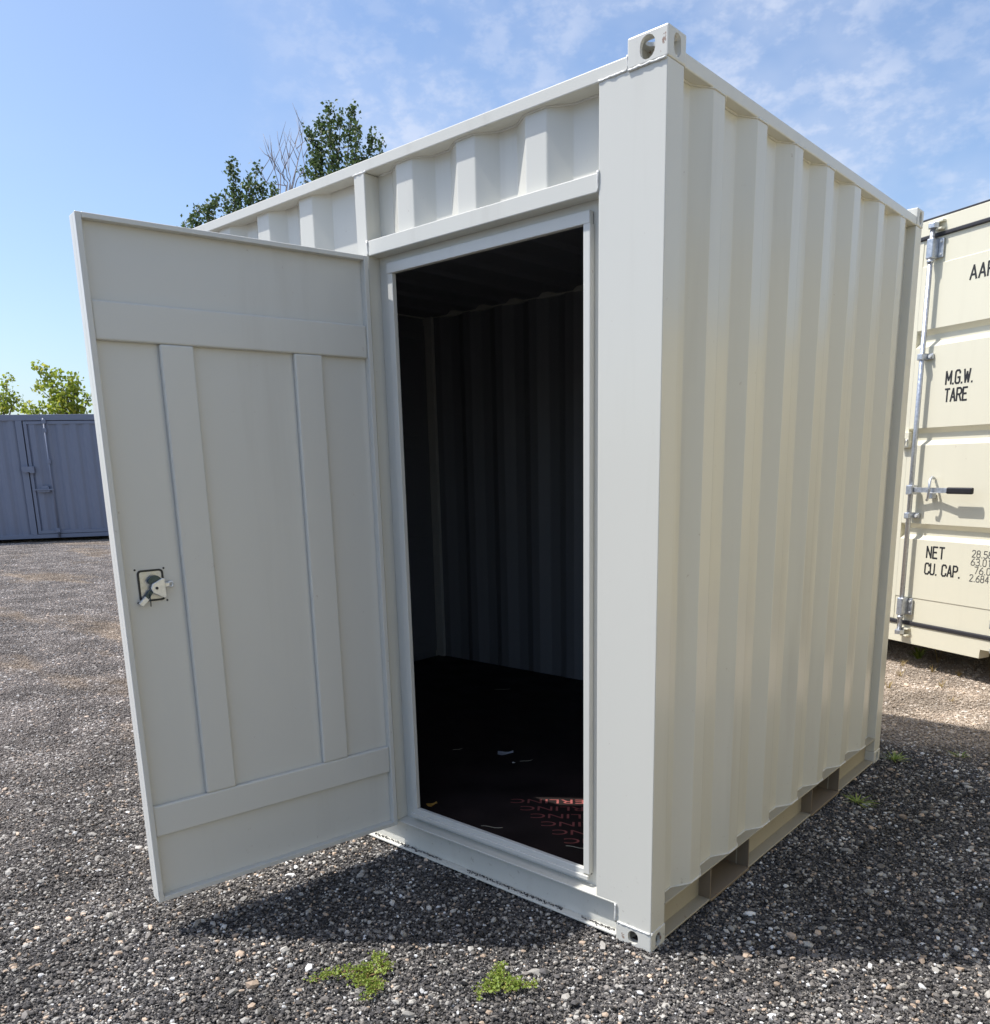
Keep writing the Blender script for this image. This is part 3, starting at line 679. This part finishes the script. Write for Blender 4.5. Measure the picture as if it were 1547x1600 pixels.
lock_rod(dl, -X(0.105), False); lock_rod(dl, -X(0.86), False)
bm = bmesh.new(); add_box(bm, X(-0.03), X(0.036), -0.030, 0.0025, 1.585, 1.693, 0.004); lb = from_bm('lock_box', bm, 'cream', dr)
tube('lock_staple', 'zinc', dr, [(X(0.0), -0.034, 1.655), (X(0.0), -0.044, 1.625), (X(0.02), -0.044, 1.615), (X(0.028), -0.034, 1.645)], 0.005, 6)
GL = {'A': [[(0, 0), (.25, 1), (.5, 0)], [(.08, .32), (.42, .32)]], 'P': [[(0, 0), (0, 1), (.35, 1), (.5, .88), (.5, .62), (.35, .5), (0, .5)]],
      'M': [[(0, 0), (0, 1), (.3, .3), (.6, 1), (.6, 0)]], 'G': [[(.5, .78), (.5, .88), (.38, 1), (.12, 1), (0, .88), (0, .12), (.12, 0), (.38, 0), (.5, .12), (.5, .45), (.28, .45)]],
      'W': [[(0, 1), (.15, 0), (.33, .8), (.5, 0), (.66, 1)]], 'T': [[(0, 1), (.5, 1)], [(.25, 1), (.25, 0)]], 'E': [[(.45, 1), (0, 1), (0, 0), (.45, 0)], [(0, .52), (.36, .52)]],
      'N': [[(0, 0), (0, 1), (.48, 0), (.48, 1)]], 'U': [[(0, 1), (0, .12), (.12, 0), (.38, 0), (.5, .12), (.5, 1)]],
      'C': [[(.5, .76), (.5, .88), (.38, 1), (.12, 1), (0, .88), (0, .12), (.12, 0), (.38, 0), (.5, .12), (.5, .24)]], '.': [[(0.02, 0.0), (.10, 0.0)]],
      '0': [[(.12, 0), (0, .14), (0, .86), (.12, 1), (.34, 1), (.46, .86), (.46, .14), (.34, 0), (.12, 0)]], '1': [[(.12, .84), (.27, 1), (.27, 0)]],
      '2': [[(0, .84), (.1, 1), (.38, 1), (.48, .88), (.48, .68), (0, 0), (.48, 0)]], '3': [[(0, .88), (.1, 1), (.38, 1), (.48, .88), (.48, .64), (.36, .54), (.2, .54)], [(.36, .54), (.5, .42), (.5, .12), (.38, 0), (.1, 0), (0, .12)]],
      '4': [[(.38, 0), (.38, 1), (0, .3), (.5, .3)]], '5': [[(.46, 1), (.06, 1), (.03, .56), (.36, .58), (.49, .46), (.49, .12), (.37, 0), (.1, 0), (0, .12)]],
      '6': [[(.42, 1), (.16, .72), (0, .36), (0, .12), (.12, 0), (.37, 0), (.49, .12), (.49, .4), (.37, .52), (.14, .52), (.02, .40)]], '7': [[(0, 1), (.48, 1), (.18, 0)]],
      '8': [[(.12, .53), (.03, .64), (.03, .88), (.13, 1), (.35, 1), (.45, .88), (.45, .64), (.36, .53), (.12, .53), (0, .42), (0, .12), (.12, 0), (.36, 0), (.48, .12), (.48, .42), (.36, .53)]]}
GL['R'] = GL['P'] + [[(.27, .5), (.5, 0)]]
GW = {'M': .6, 'W': .66, '.': .12, ' ': .28}
def stencil(body, s0, s1, z0, z1, mat='ink', th=0.135):
    """Stencilled capitals laid out as flat painted strokes on the door skin."""
    tot = sum(GW.get(c, .5) + .2 for c in body) - .2; kx, kz = (s1 - s0) / tot, z1 - z0; x = 0.0; v, f = [], []; t = th * kz / 2; lay = 0
    for c in body:
        strokes = []
        for st in GL.get(c, []):                        # break a stroke at its sharp corners so every limb keeps its width
            cur = [st[0]]
            for i in range(1, len(st)):
                cur.append(st[i])
                if i < len(st) - 1:
                    d1, d2 = Vector(((st[i][0] - st[i - 1][0]) * kx, (st[i][1] - st[i - 1][1]) * kz)), Vector(((st[i + 1][0] - st[i][0]) * kx, (st[i + 1][1] - st[i][1]) * kz))
                    if d1.length > 0 and d2.length > 0 and d1.angle(d2) > R(75): strokes.append(cur); cur = [st[i]]
            strokes.append(cur)
        for st in strokes:
            q = [Vector((s0 + (x + a) * kx, z0 + t + b * (kz - 2 * t))) for a, b in st]
            L, Rr = [], []
            for i, p in enumerate(q):
                d1 = (p - q[i - 1]).normalized() if i else (q[1] - p).normalized(); d2 = (q[i + 1] - p).normalized() if i < len(q) - 1 else d1
                n1, n2 = Vector((-d1.y, d1.x)), Vector((-d2.y, d2.x)); m = (n1 + n2); m = m.normalized() if m.length > 1e-4 else n1
                k = min(1.0 / max(m.dot(n1), 0.3), 1.25); e = d1 * t * .6 * ((i == len(q) - 1) - (i == 0))
                L.append(p + e + m * t * k); Rr.append(p + e - m * t * k)
            y = 0.0032 - 0.00006 * (lay % 4); lay += 1; o = len(v)
            for a, b in zip(L, Rr): v += [(X(a.x), y, a.y), (X(b.x), y, b.y)]
            for i in range(len(q) - 1): f.append((o + 2 * i, o + 2 * i + 1, o + 2 * i + 3, o + 2 * i + 2))
        x += GW.get(c, .5) + .2
    raw('stencilled_lettering', v, f, mat, dr)
stencil('AAR', 0.380, 0.548, 2.622, 2.716); stencil('M.G.W.', 0.270, 0.468, 1.986, 2.080); stencil('TARE', 0.272, 0.440, 1.874, 1.966)
stencil('NET', 0.242, 0.380, 0.819, 0.908); stencil('CU. CAP.', 0.238, 0.515, 0.704, 0.790)
for b, s0, s1, z in (('28.58', 0.594, 0.738, 0.856), ('63.01', 0.592, 0.738, 0.802), ('76.0', 0.622, 0.738, 0.748), ('2.684', 0.592, 0.730, 0.694)): stencil(b, s0, s1, z, z + 0.050, 'ink_grey', 0.115)
box('door_plate', 'galv', dr, X(0.772), X(0.85), 0.001, 0.0025 + 0.002, 0.40, 0.46, 0.0)
for k, (x, y, lab) in enumerate(((-0.95, 0.2, 'left front'), (0.98, 0.25, 'right front'), (-0.95, 11.8, 'left rear'), (0.98, 11.8, 'right rear'))):
    bm = bmesh.new(); add_box(bm, -0.22, 0.22, -0.10, 0.10, 0.0, Z0 - 0.001, 0.008)
    p = cc.location + Vector((x * math.cos(CA) - y * math.sin(CA), x * math.sin(CA) + y * math.cos(CA), 0))
    tag(from_bm('support_block', bm, 'timber', loc=p, rotz=CA), 'weathered timber block under the %s corner of the cream container' % lab, 'timber block', 'blocks under the cream container')

# ------------------------------------------------------------------ the slate grey container far left
GA = math.atan2(0.82, 0.572)
gc = empty('storage_container', (-20.235, 6.086, 0), GA)
tag(gc, 'slate grey corrugated storage container standing across the yard, doors shut', 'container')
gx0, gx1 = -3.6, 2.46; GB, GT = 0.10, 2.985
box('top_rail', 'grey', gc, gx0, gx1, 0.0, 0.10, 2.850, GT, 0.006); box('bottom_rail', 'grey', gc, gx0, gx1, 0.0, 0.10, GB, 0.195, 0.006)
box('roof_panel', 'grey', gc, gx0, gx1, 0.1002, 2.44, GT - 0.05, GT - 0.01, 0.004)
box('corner_post', 'grey', gc, gx0, gx0 + 0.16, 0.003, 0.16, 0.1952, 2.8498, 0.006); box('corner_post', 'grey', gc, gx1 - 0.16, gx1, 0.003, 0.16, 0.1952, 2.8498, 0.006)
box('end_wall', 'grey', gc, gx0 + 0.02, gx0 + 0.06, 0.161, 2.42, GB, GT - 0.06, 0.0); box('end_wall', 'grey', gc, gx1 - 0.06, gx1 - 0.02, 0.161, 2.42, GB, GT - 0.06, 0.0)
box('back_wall', 'grey', gc, gx0 + 0.061, gx1 - 0.061, 2.38, 2.42, GB, GT - 0.06, 0.0); box('floor_panel', 'timber', gc, gx0 + 0.061, gx1 - 0.061, 0.101, 2.379, GB + 0.03, GB + 0.08, 0.0)
gcr = sorted([(-0.62 - 0.278 * k, -0.55 - 0.278 * k) for k in range(11)])
sheet('wall_panel', profile(gcr, gx0 + 0.16, -0.4905, 0.020, 0.056, 0.068), 0.195, 2.851, lambda c, d, z: (c, d, z), gc, ['grey', 'inner'])
box('door_post', 'grey', gc, -0.490, -0.350, 0.004, 0.10, 0.1955, 2.8495, 0.004)
def grey_door(x0, x1):
    bm = bmesh.new()
    for q in ((x0, x0 + 0.07, 0.205, 2.835), (x1 - 0.07, x1, 0.205, 2.835), (x0 + 0.0702, x1 - 0.0702, 0.205, 0.285), (x0 + 0.0702, x1 - 0.0702, 2.765, 2.835)): add_box(bm, q[0], q[1], 0.006, 0.06, q[2], q[3], 0.004)
    d = from_bm('door', bm, 'grey', gc)
    crs = [(x0 + 0.13 + 0.30 * k, x0 + 0.23 + 0.30 * k) for k in range(6)]
    sheet('door_panel', profile([c for c in crs if c[1] < x1 - 0.07], x0 + 0.07, x1 - 0.07, 0.014, 0.048, 0.06), 0.286, 2.764, lambda c, dd, z: (c, dd, z), d, ['grey', 'inner'])
    return d
gd = grey_door(-0.325, 1.50)
box('door_post', 'grey', gc, 1.515, 1.60, 0.004, 0.10, 0.1955, 2.8495, 0.004)
sheet('wall_panel', profile([(1.75 + 0.278 * k, 1.82 + 0.278 * k) for k in range(2)], 1.6005, gx1 - 0.16, 0.020, 0.056, 0.068), 0.195, 2.851, lambda c, d, z: (c, d, z), gc, ['grey', 'inner'])
tube('lock_rod', 'grey', gd, [(0.14, -0.03, 0.12), (0.13, -0.03, 2.90)], 0.022, 10)
for z in (2.82, 2.62, 0.28, 1.9): box('rod_guide', 'grey', gd, 0.09, 0.18, -0.058, 0.005, z - 0.05, z + 0.05, 0.008)
prism('handle_bar', 'grey', gd, [(-0.28, 1.235), (0.16, 1.235), (0.16, 1.272), (-0.28, 1.272)], 1, -0.075, -0.045, 0.004)
prism('handle_bracket', 'grey', gd, [(-0.20, 1.19), (0.06, 1.19), (0.08, 1.234), (-0.22, 1.234)], 1, -0.05, 0.005, 0.004)
prism('handle_bracket', 'grey', gd, [(-0.12, 1.2725), (0.06, 1.2725), (0.04, 1.34), (-0.10, 1.34)], 1, -0.04, 0.005, 0.004)
prism('lock_box', 'grey', gd, [(-0.47, 1.80), (-0.20, 1.80), (-0.20, 1.64), (-0.28, 1.64), (-0.32, 1.675), (-0.40, 1.655), (-0.47, 1.70)], 1, -0.09, 0.0035, 0.006)
for x, lab in ((gx0 + 0.5, 'left end'), (gx1 - 0.5, 'right end')):
    bm = bmesh.new(); add_box(bm, -0.12, 0.12, 0.2, 2.2, 0.0, GB - 0.001, 0.006)
    tag(from_bm('support_block', bm, 'timber', loc=(gc.location.x + x * math.cos(GA), gc.location.y + x * math.sin(GA), 0), rotz=GA), 'timber sleeper under the %s of the slate grey container' % lab, 'timber block', 'sleepers under the grey container')

# ------------------------------------------------------------------ trees
def leaf_mesh(centres, size, tone, droop=0.0):
    n = len(centres); centres = np.asarray(centres)
    nrm = rng.normal(size=(n, 3)); nrm[:, 2] += 0.5; nrm /= np.linalg.norm(nrm, axis=1)[:, None]
    a = np.cross(nrm, rng.normal(size=(n, 3))); a /= np.linalg.norm(a, axis=1)[:, None]; b = np.cross(nrm, a)
    s = (size * rng.uniform(0.7, 1.25, n))[:, None]
    V = np.stack([centres - a * s * 0.5, centres - a * s * 0.05 + b * s * 0.40 + nrm * s * 0.08, centres + a * s * 0.55, centres - a * s * 0.05 - b * s * 0.40 + nrm * s * 0.08], 1)
    F = [(4 * i, 4 * i + 1, 4 * i + 2, 4 * i + 3) for i in range(n)]
    me = bpy.data.meshes.new('crown'); me.from_pydata(V.reshape(-1, 3).tolist(), [], F)
    me.attributes.new('tone', 'FLOAT', 'POINT').data.foreach_set('value', np.repeat(np.clip(tone, 0, 1), 4).astype(np.float32))
    return me
def tree(name, label, cat, base, tops, leaf_mat_, size, dens, spread, fork, group, trunk_r=0.11, leafy=0.55, bark='bark'):
    """Trunk from the ground, one limb to every top, side shoots with leaves strung along them."""
    base = Vector(base); t = empty(name, base); tag(t, label, cat, group)
    tops = [Vector(q) - base for q in tops]; hmax = max(q.z for q in tops)
    mean = sum(tops, Vector()) / len(tops)
    bm = bmesh.new(); n = 9
    tp = [Vector((mean.x * 0.5 * (k / n) ** 1.5 + 0.05 * math.sin(k * 1.7), mean.y * 0.5 * (k / n) ** 1.5 + 0.05 * math.cos(k * 1.3), fork * 1.15 * k / n)) for k in range(n + 1)]
    add_tube(bm, tp, [trunk_r * (1 - 0.6 * k / n) + (0.05 if k == 0 else 0) for k in range(n + 1)], 8)
    from_bm('trunk', bm, bark, t, smooth=True)
    bm = bmesh.new(); cen, tone = [], []
    for q in tops:
        s = tp[random.randint(5, 9)]; m = 12; path = []
        for k in range(m + 1):
            f = k / m; p = s.lerp(q, f); p.x += (q.x - s.x) * (-0.25 * math.sin(math.pi * f)); p.y += (q.y - s.y) * (-0.25 * math.sin(math.pi * f))
            path.append(p + Vector((random.gauss(0, 0.02), random.gauss(0, 0.02), 0)) * (k > 0 and k < m))
        add_tube(bm, path, [trunk_r * 0.42 * (1 - f / m) + 0.006 for f in range(m + 1)], 5)
        ln = (q - s).length
        for _ in range(int(dens * ln)):
            f = 1 - random.random() ** 1.15 * leafy
            k = min(int(f * m), m - 1); p = path[k].lerp(path[k + 1], f * m - k)
            w = spread * (0.18 + 1.5 * min(1 - f, 0.55) ** 0.75)
            a = random.uniform(0, 6.283); tip = p + Vector((math.cos(a) * w, math.sin(a) * w, random.uniform(0.25, 0.9) * w + 0.03)) * random.uniform(0.35, 1.0)
            if random.random() < 0.5 and leaf_mat_: add_tube(bm, [p, p.lerp(tip, 0.5) + Vector((0, 0, 0.02)), tip], [0.008, 0.006, 0.003], 4, False)
            kk = random.randint(5, 9); tn = random.random()
            for _ in range(kk):
                c = p.lerp(tip, random.uniform(0.25, 1.1)) + Vector([random.gauss(0, size * 0.75) for _ in range(3)])
                cen.append(c[:]); tone.append(0.55 * tn + 0.45 * random.random())
    from_bm('limbs', bm, bark, t, smooth=True)
    if leaf_mat_ and cen:
        link('crown', leaf_mesh(cen, size, np.array(tone)), leaf_mat_, t)
    return t
def at(px, py, d): return CAM + ray(px, py) * d
def gbase(px, d):
    p = at(px, 700, d); return (p.x, p.y, 0.0)
GP = 'trees behind the white container'
tree('poplar_tree', 'tall dark green poplar rising highest behind the white container roof', 'tree', gbase(522, 20),
     [at(*q, 20 + dd) for q, dd in (((514, 166), 0), ((533, 178), .3), ((551, 168), -.2), ((484, 204), .2), ((588, 206), 0), ((597, 226), .3), ((474, 266), -.3), ((502, 190), .4), ((560, 196), -.4), ((520, 215), .6), ((570, 240), .2), ((496, 245), 0))],
     'poplar', 0.088, 19, 0.36, 2.6, GP, 0.12, 0.85)
tree('poplar_tree', 'smaller poplar with thin tops left of the bare branches', 'tree', gbase(385, 19.5),
     [at(*q, 19.5 + dd) for q, dd in (((361, 252), 0), ((401, 263), .2), ((388, 280), -.2), ((376, 290), 0), ((352, 302), .3), ((430, 292), .1), ((412, 290), .3))],
     'poplar', 0.085, 15, 0.30, 2.4, GP, 0.10, 0.82)
tree('poplar_tree', 'lowest poplar tops just above the open door corner', 'tree', gbase(318, 19),
     [at(*q, 19 + dd) for q, dd in (((309, 320), 0), ((338, 302), .2), ((326, 322), -.2), ((288, 344), .1), ((300, 340), 0))],
     'poplar', 0.082, 15, 0.27, 2.0, GP, 0.09, 0.82)
# bare dead tree
dt = empty('dead_tree', gbase(448, 21)); tag(dt, 'bare grey leafless branches between the two poplars', 'tree')
bmt = bmesh.new(); add_tube(bmt, [Vector((0, 0, 0)), Vector((0.05, 0.02, 3)), Vector((0, 0, 6.2))], [0.12, 0.09, 0.06], 7); from_bm('trunk', bmt, 'dead_wood', dt, smooth=True)
bml = bmesh.new(); b0 = Vector(dt.location); root = Vector((0, 0, 6.0))
for p1, p2, p3, d in (((450, 285), (430, 262), (411, 209), 0), ((452, 285), (440, 250), (433, 205), .2), ((454, 290), (452, 262), (455, 206), -.2), ((458, 280), (468, 240), (452, 210), .1),
                      ((460, 280), (470, 232), (475, 188), 0), ((448, 290), (415, 285), (403, 252), .2), ((440, 275), (425, 248), (424, 222), .1), ((462, 285), (477, 262), (466, 200), .3), ((436, 290), (428, 262), (420, 240), .2), ((446, 292), (443, 270), (446, 240), .1)):
    q = [root] + [at(*p, 21 + d) - b0 for p in (p1, p2, p3)]
    path = []
    for i in range(3):
        for k in range(4): path.append(q[i].lerp(q[i + 1], k / 4) + Vector((random.gauss(0, .012), random.gauss(0, .012), 0)))
    path.append(q[3]); add_tube(bml, path, [0.012 * (1 - k / 13) + 0.0035 for k in range(len(path))], 5)
    for _ in range(3):
        k = random.randint(6, 11); e = path[k] + Vector((random.uniform(-.35, .35), random.uniform(-.35, .35), random.uniform(.3, .7)))
        add_tube(bml, [path[k], path[k].lerp(e, .5) + Vector((random.gauss(0, .03), 0, 0)), e], [0.010, 0.007, 0.003], 4)
from_bm('limbs', bml, 'dead_wood', dt, smooth=True)
GB_ = 'bushy trees behind the grey container'
tree('maple_tree', 'sunlit yellow-green tree leaning up behind the slate grey container', 'tree', gbase(125, 28),
     [at(*q, 28 + dd) for q, dd in (((56, 570), 0), ((75, 583), .3), ((90, 580), -.2), ((112, 595), .2), ((120, 590), 0), ((60, 606), .3), ((146, 612), 0), ((135, 620), .4), ((100, 615), -.3), ((80, 620), .2))],
     'maple', 0.14, 7, 0.42, 2.6, GB_, 0.12, 0.55)
tree('maple_tree', 'sparse brownish green tree at the far left edge behind the grey container', 'tree', gbase(8, 28.5),
     [at(*q, 28.5 + dd) for q, dd in (((6, 602), 0), ((14, 592), .3), ((-20, 596), .2), ((0, 615), -.3), ((30, 618), .1), ((-40, 606), .1))],
     'maple', 0.13, 6, 0.38, 2.4, GB_, 0.11, 0.5)
tree('maple_tree', 'low yellow-green tops just above the grey container roof', 'tree', gbase(70, 27),
     [at(*q, 27 + dd) for q, dd in (((66, 632), 0), ((84, 634), .2), ((46, 630), -.2), ((30, 632), .2), ((96, 640), .1))],
     'maple', 0.13, 9, 0.30, 2.2, GB_, 0.09, 0.45)

# ------------------------------------------------------------------ weeds in the gravel
def creeper(x, y, arms, label, leaf=0.0085, mat='spurge', height=0.012, bushy=0.035):
    t = empty('weed', (x, y, 0)); tag(t, label, 'weed', 'green weeds in the gravel')
    bm = bmesh.new(); cen, tone = [], []
    for ax, ay in arms:
        tip = Vector((ax - x, ay - y, 0)); n = 10; side = Vector((-tip.y, tip.x, 0)).normalized()
        path = [tip * (k / n) + side * 0.012 * math.sin(k * 0.9 + ax * 9) + Vector((0, 0, 0.012 + height * math.sin(math.pi * min(1, k / n * 0.9)) + 0.002 * (k % 2))) for k in range(n + 1)]
        add_tube(bm, path, [0.0016 * (1 - 0.5 * k / n) for k in range(n + 1)], 5)
        for k in range(1, n + 1):
            for sgn in (-1, 1):
                ln = bushy * (1.1 - 0.6 * k / n) * random.uniform(0.6, 1.3)
                e = path[k] + side * sgn * ln + tip.normalized() * ln * 0.7 + Vector((0, 0, random.uniform(-0.002, 0.010)))
                add_tube(bm, [path[k], e], [0.0009, 0.0005], 4, False)
                tn = random.random()
                for j in range(9):
                    c = path[k].lerp(e, random.uniform(0.05, 1.1)) + Vector((random.gauss(0, .005), random.gauss(0, .005), random.uniform(0, .007)))
                    cen.append(c[:]); tone.append(0.5 * tn + 0.5 * random.random())
    from_bm('stem', bm, 'stem', t, smooth=True)
    link('foliage', leaf_mesh(cen, leaf, np.array(tone)), mat, t)
    return t
creeper(-0.575, -0.665, [(-0.715, -0.775), (-0.700, -0.735), (-0.640, -0.565), (-0.590, -0.590), (-0.505, -0.728), (-0.520, -0.700), (-0.63, -0.66)], 'larger bright green creeping weed on the gravel below the open door', bushy=0.030)
creeper(-0.240, -0.440, [(-0.263, -0.520), (-0.270, -0.480), (-0.165, -0.385), (-0.200, -0.420), (-0.310, -0.380), (-0.290, -0.415)], 'smaller bright green creeping weed on the gravel near the container corner', bushy=0.022)
def tuft(name, x, y, h, n, spread, mat, label, cat='weed', group='green weeds in the gravel', width=0.006):
    t = empty(name, (x, y, 0)); tag(t, label, cat, group)
    v, f, tn = [], [], []
    for _ in range(n):
        a = random.uniform(0, 6.283); l = h * random.uniform(0.5, 1.15); lean = spread * random.uniform(0.3, 1.2)
        d = Vector((math.cos(a), math.sin(a), 0)); s = Vector((-d.y, d.x, 0)); o = d * random.uniform(0, 0.012); w = width * random.uniform(0.6, 1.2); k0 = len(v); m = 4; tt = random.random()
        for k in range(m + 1):
            g = k / m; p = o + d * lean * g ** 1.5 + Vector((0, 0, l * (g - 0.25 * g * g * (lean > h * .6)))); ww = w * (1 - g) * (0.6 + 1.2 * g)
            v += [p - s * ww, p + s * ww + Vector((0, 0, 0.0005))]; tn += [tt, tt]
        for k in range(m): f.append((k0 + 2 * k, k0 + 2 * k + 1, k0 + 2 * k + 3, k0 + 2 * k + 2))
    o = raw('foliage', v, f, mat, t); o.data.attributes.new('tone', 'FLOAT', 'POINT').data.foreach_set('value', np.array(tn, dtype=np.float32))
    return t
tuft('weed', 0.10, 1.62, 0.030, 34, 0.08, 'spurge', 'flat green weed in the container shadow beside the right wall')
tuft('weed', 0.065, 2.285, 0.045, 34, 0.07, 'spurge', 'green weed at the foot of the far container corner')
tuft('weed', -0.47, 4.74, 0.10, 26, 0.10, 'spurge', 'bright leafy weed in the sun before the cream container', width=0.014)
tuft('grass_stalk', -0.315, 4.66, 0.30, 5, 0.10, 'dry_grass', 'tall pale grass stalk against the shadow under the cream container', 'grass', None, 0.007)
tuft('weed', 0.31, 2.55, 0.03, 18, 0.06, 'spurge', 'low dull green weed in the shade right of the far corner')
for k, (x, y, lab) in enumerate(((-0.42, 4.10, 'nearest the container shadow edge'), (-0.27, 4.35, 'midway between shadow edge and cream container'), (-0.50, 4.42, 'close to the white container corner'), (-0.12, 3.95, 'rightmost in the sunlit strip'), (-0.10, 4.32, 'at the right picture edge below the cream sill'), (-0.38, 3.70, 'left end of the sunlit strip'), (0.02, 3.60, 'right of centre at the shadow edge'))):
    tuft('dry_grass_tuft', x, y, 0.06, 16, 0.05, 'dry_grass', 'small straw-coloured grass tuft, %s' % lab, 'grass', 'dry tufts in the pale gravel', 0.003)

# gravel spilled onto the open flanges of the bottom rails
def spill(name, spots, label):
    v, f, cols = [], [], []
    ico = bmesh.new(); bmesh.ops.create_icosphere(ico, subdivisions=1, radius=1.0); bv = [q.co.copy() for q in ico.verts]; bf = [[q.index for q in g.verts] for g in ico.faces]; ico.free()
    for x, y, z in spots:
        r = random.uniform(0.0012, 0.0034); k = len(v); g = random.choice((0.04, 0.06, 0.05, 0.09, 0.22))
        for q in bv: v.append((x + q.x * r * random.uniform(.7, 1.4), y + q.y * r * random.uniform(.7, 1.3), z + r * 0.5 + q.z * r * random.uniform(.5, .9))); cols += [g, g * .97, g * .94, 1]
        f += [[a + k for a in h] for h in bf]
    o = raw(name, v, f, 'stones'); o.data.attributes.new('stone', 'FLOAT_COLOR', 'POINT').data.foreach_set('color', np.array(cols, dtype=np.float32))
    return tag(o, label, 'gravel', kind='stuff')
spill('gravel_spill', [(x, 0.024 - abs(random.gauss(0, 0.006)), 0.018) for x in np.linspace(-1.35, -0.15, 560) if math.sin(x * 9) + math.sin(x * 23) > -0.8], 'small dark stones lying along the front sill flange')

# ------------------------------------------------------------------ container opposite: unseen, inferred from the right wall's warm reflection, added to brighten it
oc = empty('bounce_container', (3.0, 4.2, 0), R(-90)); tag(oc, 'unseen cream-yellow container added opposite to reflect warm light onto the white right wall', 'container')
M['tan'] = paint('container_paint_tan', (0.78, 0.69, 0.43), 0.40, 0.3, 0.3, 0.5)  # yellow strengthened so the unseen container throws warm light on the white wall
crs = [(-5.8 + 0.278 * k, -5.73 + 0.278 * k) for k in range(42)]
sheet('wall_panel', profile(crs, -5.95, 5.95, 0.006, 0.042, 0.068), 0.22, 2.80, lambda c, d, z: (c, d, z), oc, ['tan', 'inner'])
box('top_rail', 'tan', oc, -6.09, 6.09, 0.002, 0.08, 2.795, 2.895, 0.004); box('bottom_rail', 'tan', oc, -6.09, 6.09, 0.002, 0.10, 0.06, 0.225, 0.004)
for sx in (-1, 1):
    x0, x1 = sorted((sx * 5.94, sx * 6.09)); box('corner_post', 'tan', oc, x0, x1, 0.003, 0.16, 0.2255, 2.7945, 0.004)
    x0, x1 = sorted((sx * 6.03, sx * 6.07)); box('end_wall', 'tan', oc, x0, x1, 0.161, 2.40, 0.08, 2.84, 0.0)
box('back_wall', 'tan', oc, -6.02, 6.02, 2.38, 2.42, 0.08, 2.84, 0.0); box('roof_panel', 'tan', oc, -6.02, 6.02, 0.081, 2.379, 2.82, 2.86, 0.0); box('floor_panel', 'timber', oc, -6.02, 6.02, 0.101, 2.379, 0.0, 0.12, 0.0)

# far wood along the horizon
cen, tone = [], []
for _ in range(9000):
    a = random.uniform(R(-150), R(70)); d = random.uniform(100, 128); h = 4.6 + 1.3 * math.sin(a * 23) + 0.8 * math.sin(a * 61 + 2)
    cen.append((CAM.x + math.sin(a) * d, CAM.y + math.cos(a) * d, random.random() ** 0.7 * h)); tone.append(random.random())
wood = link('distant_wood', leaf_mesh(cen, 1.9, np.array(tone)), 'poplar'); tag(wood, 'low dark wood along the horizon beyond the yard', 'wood', kind='stuff')
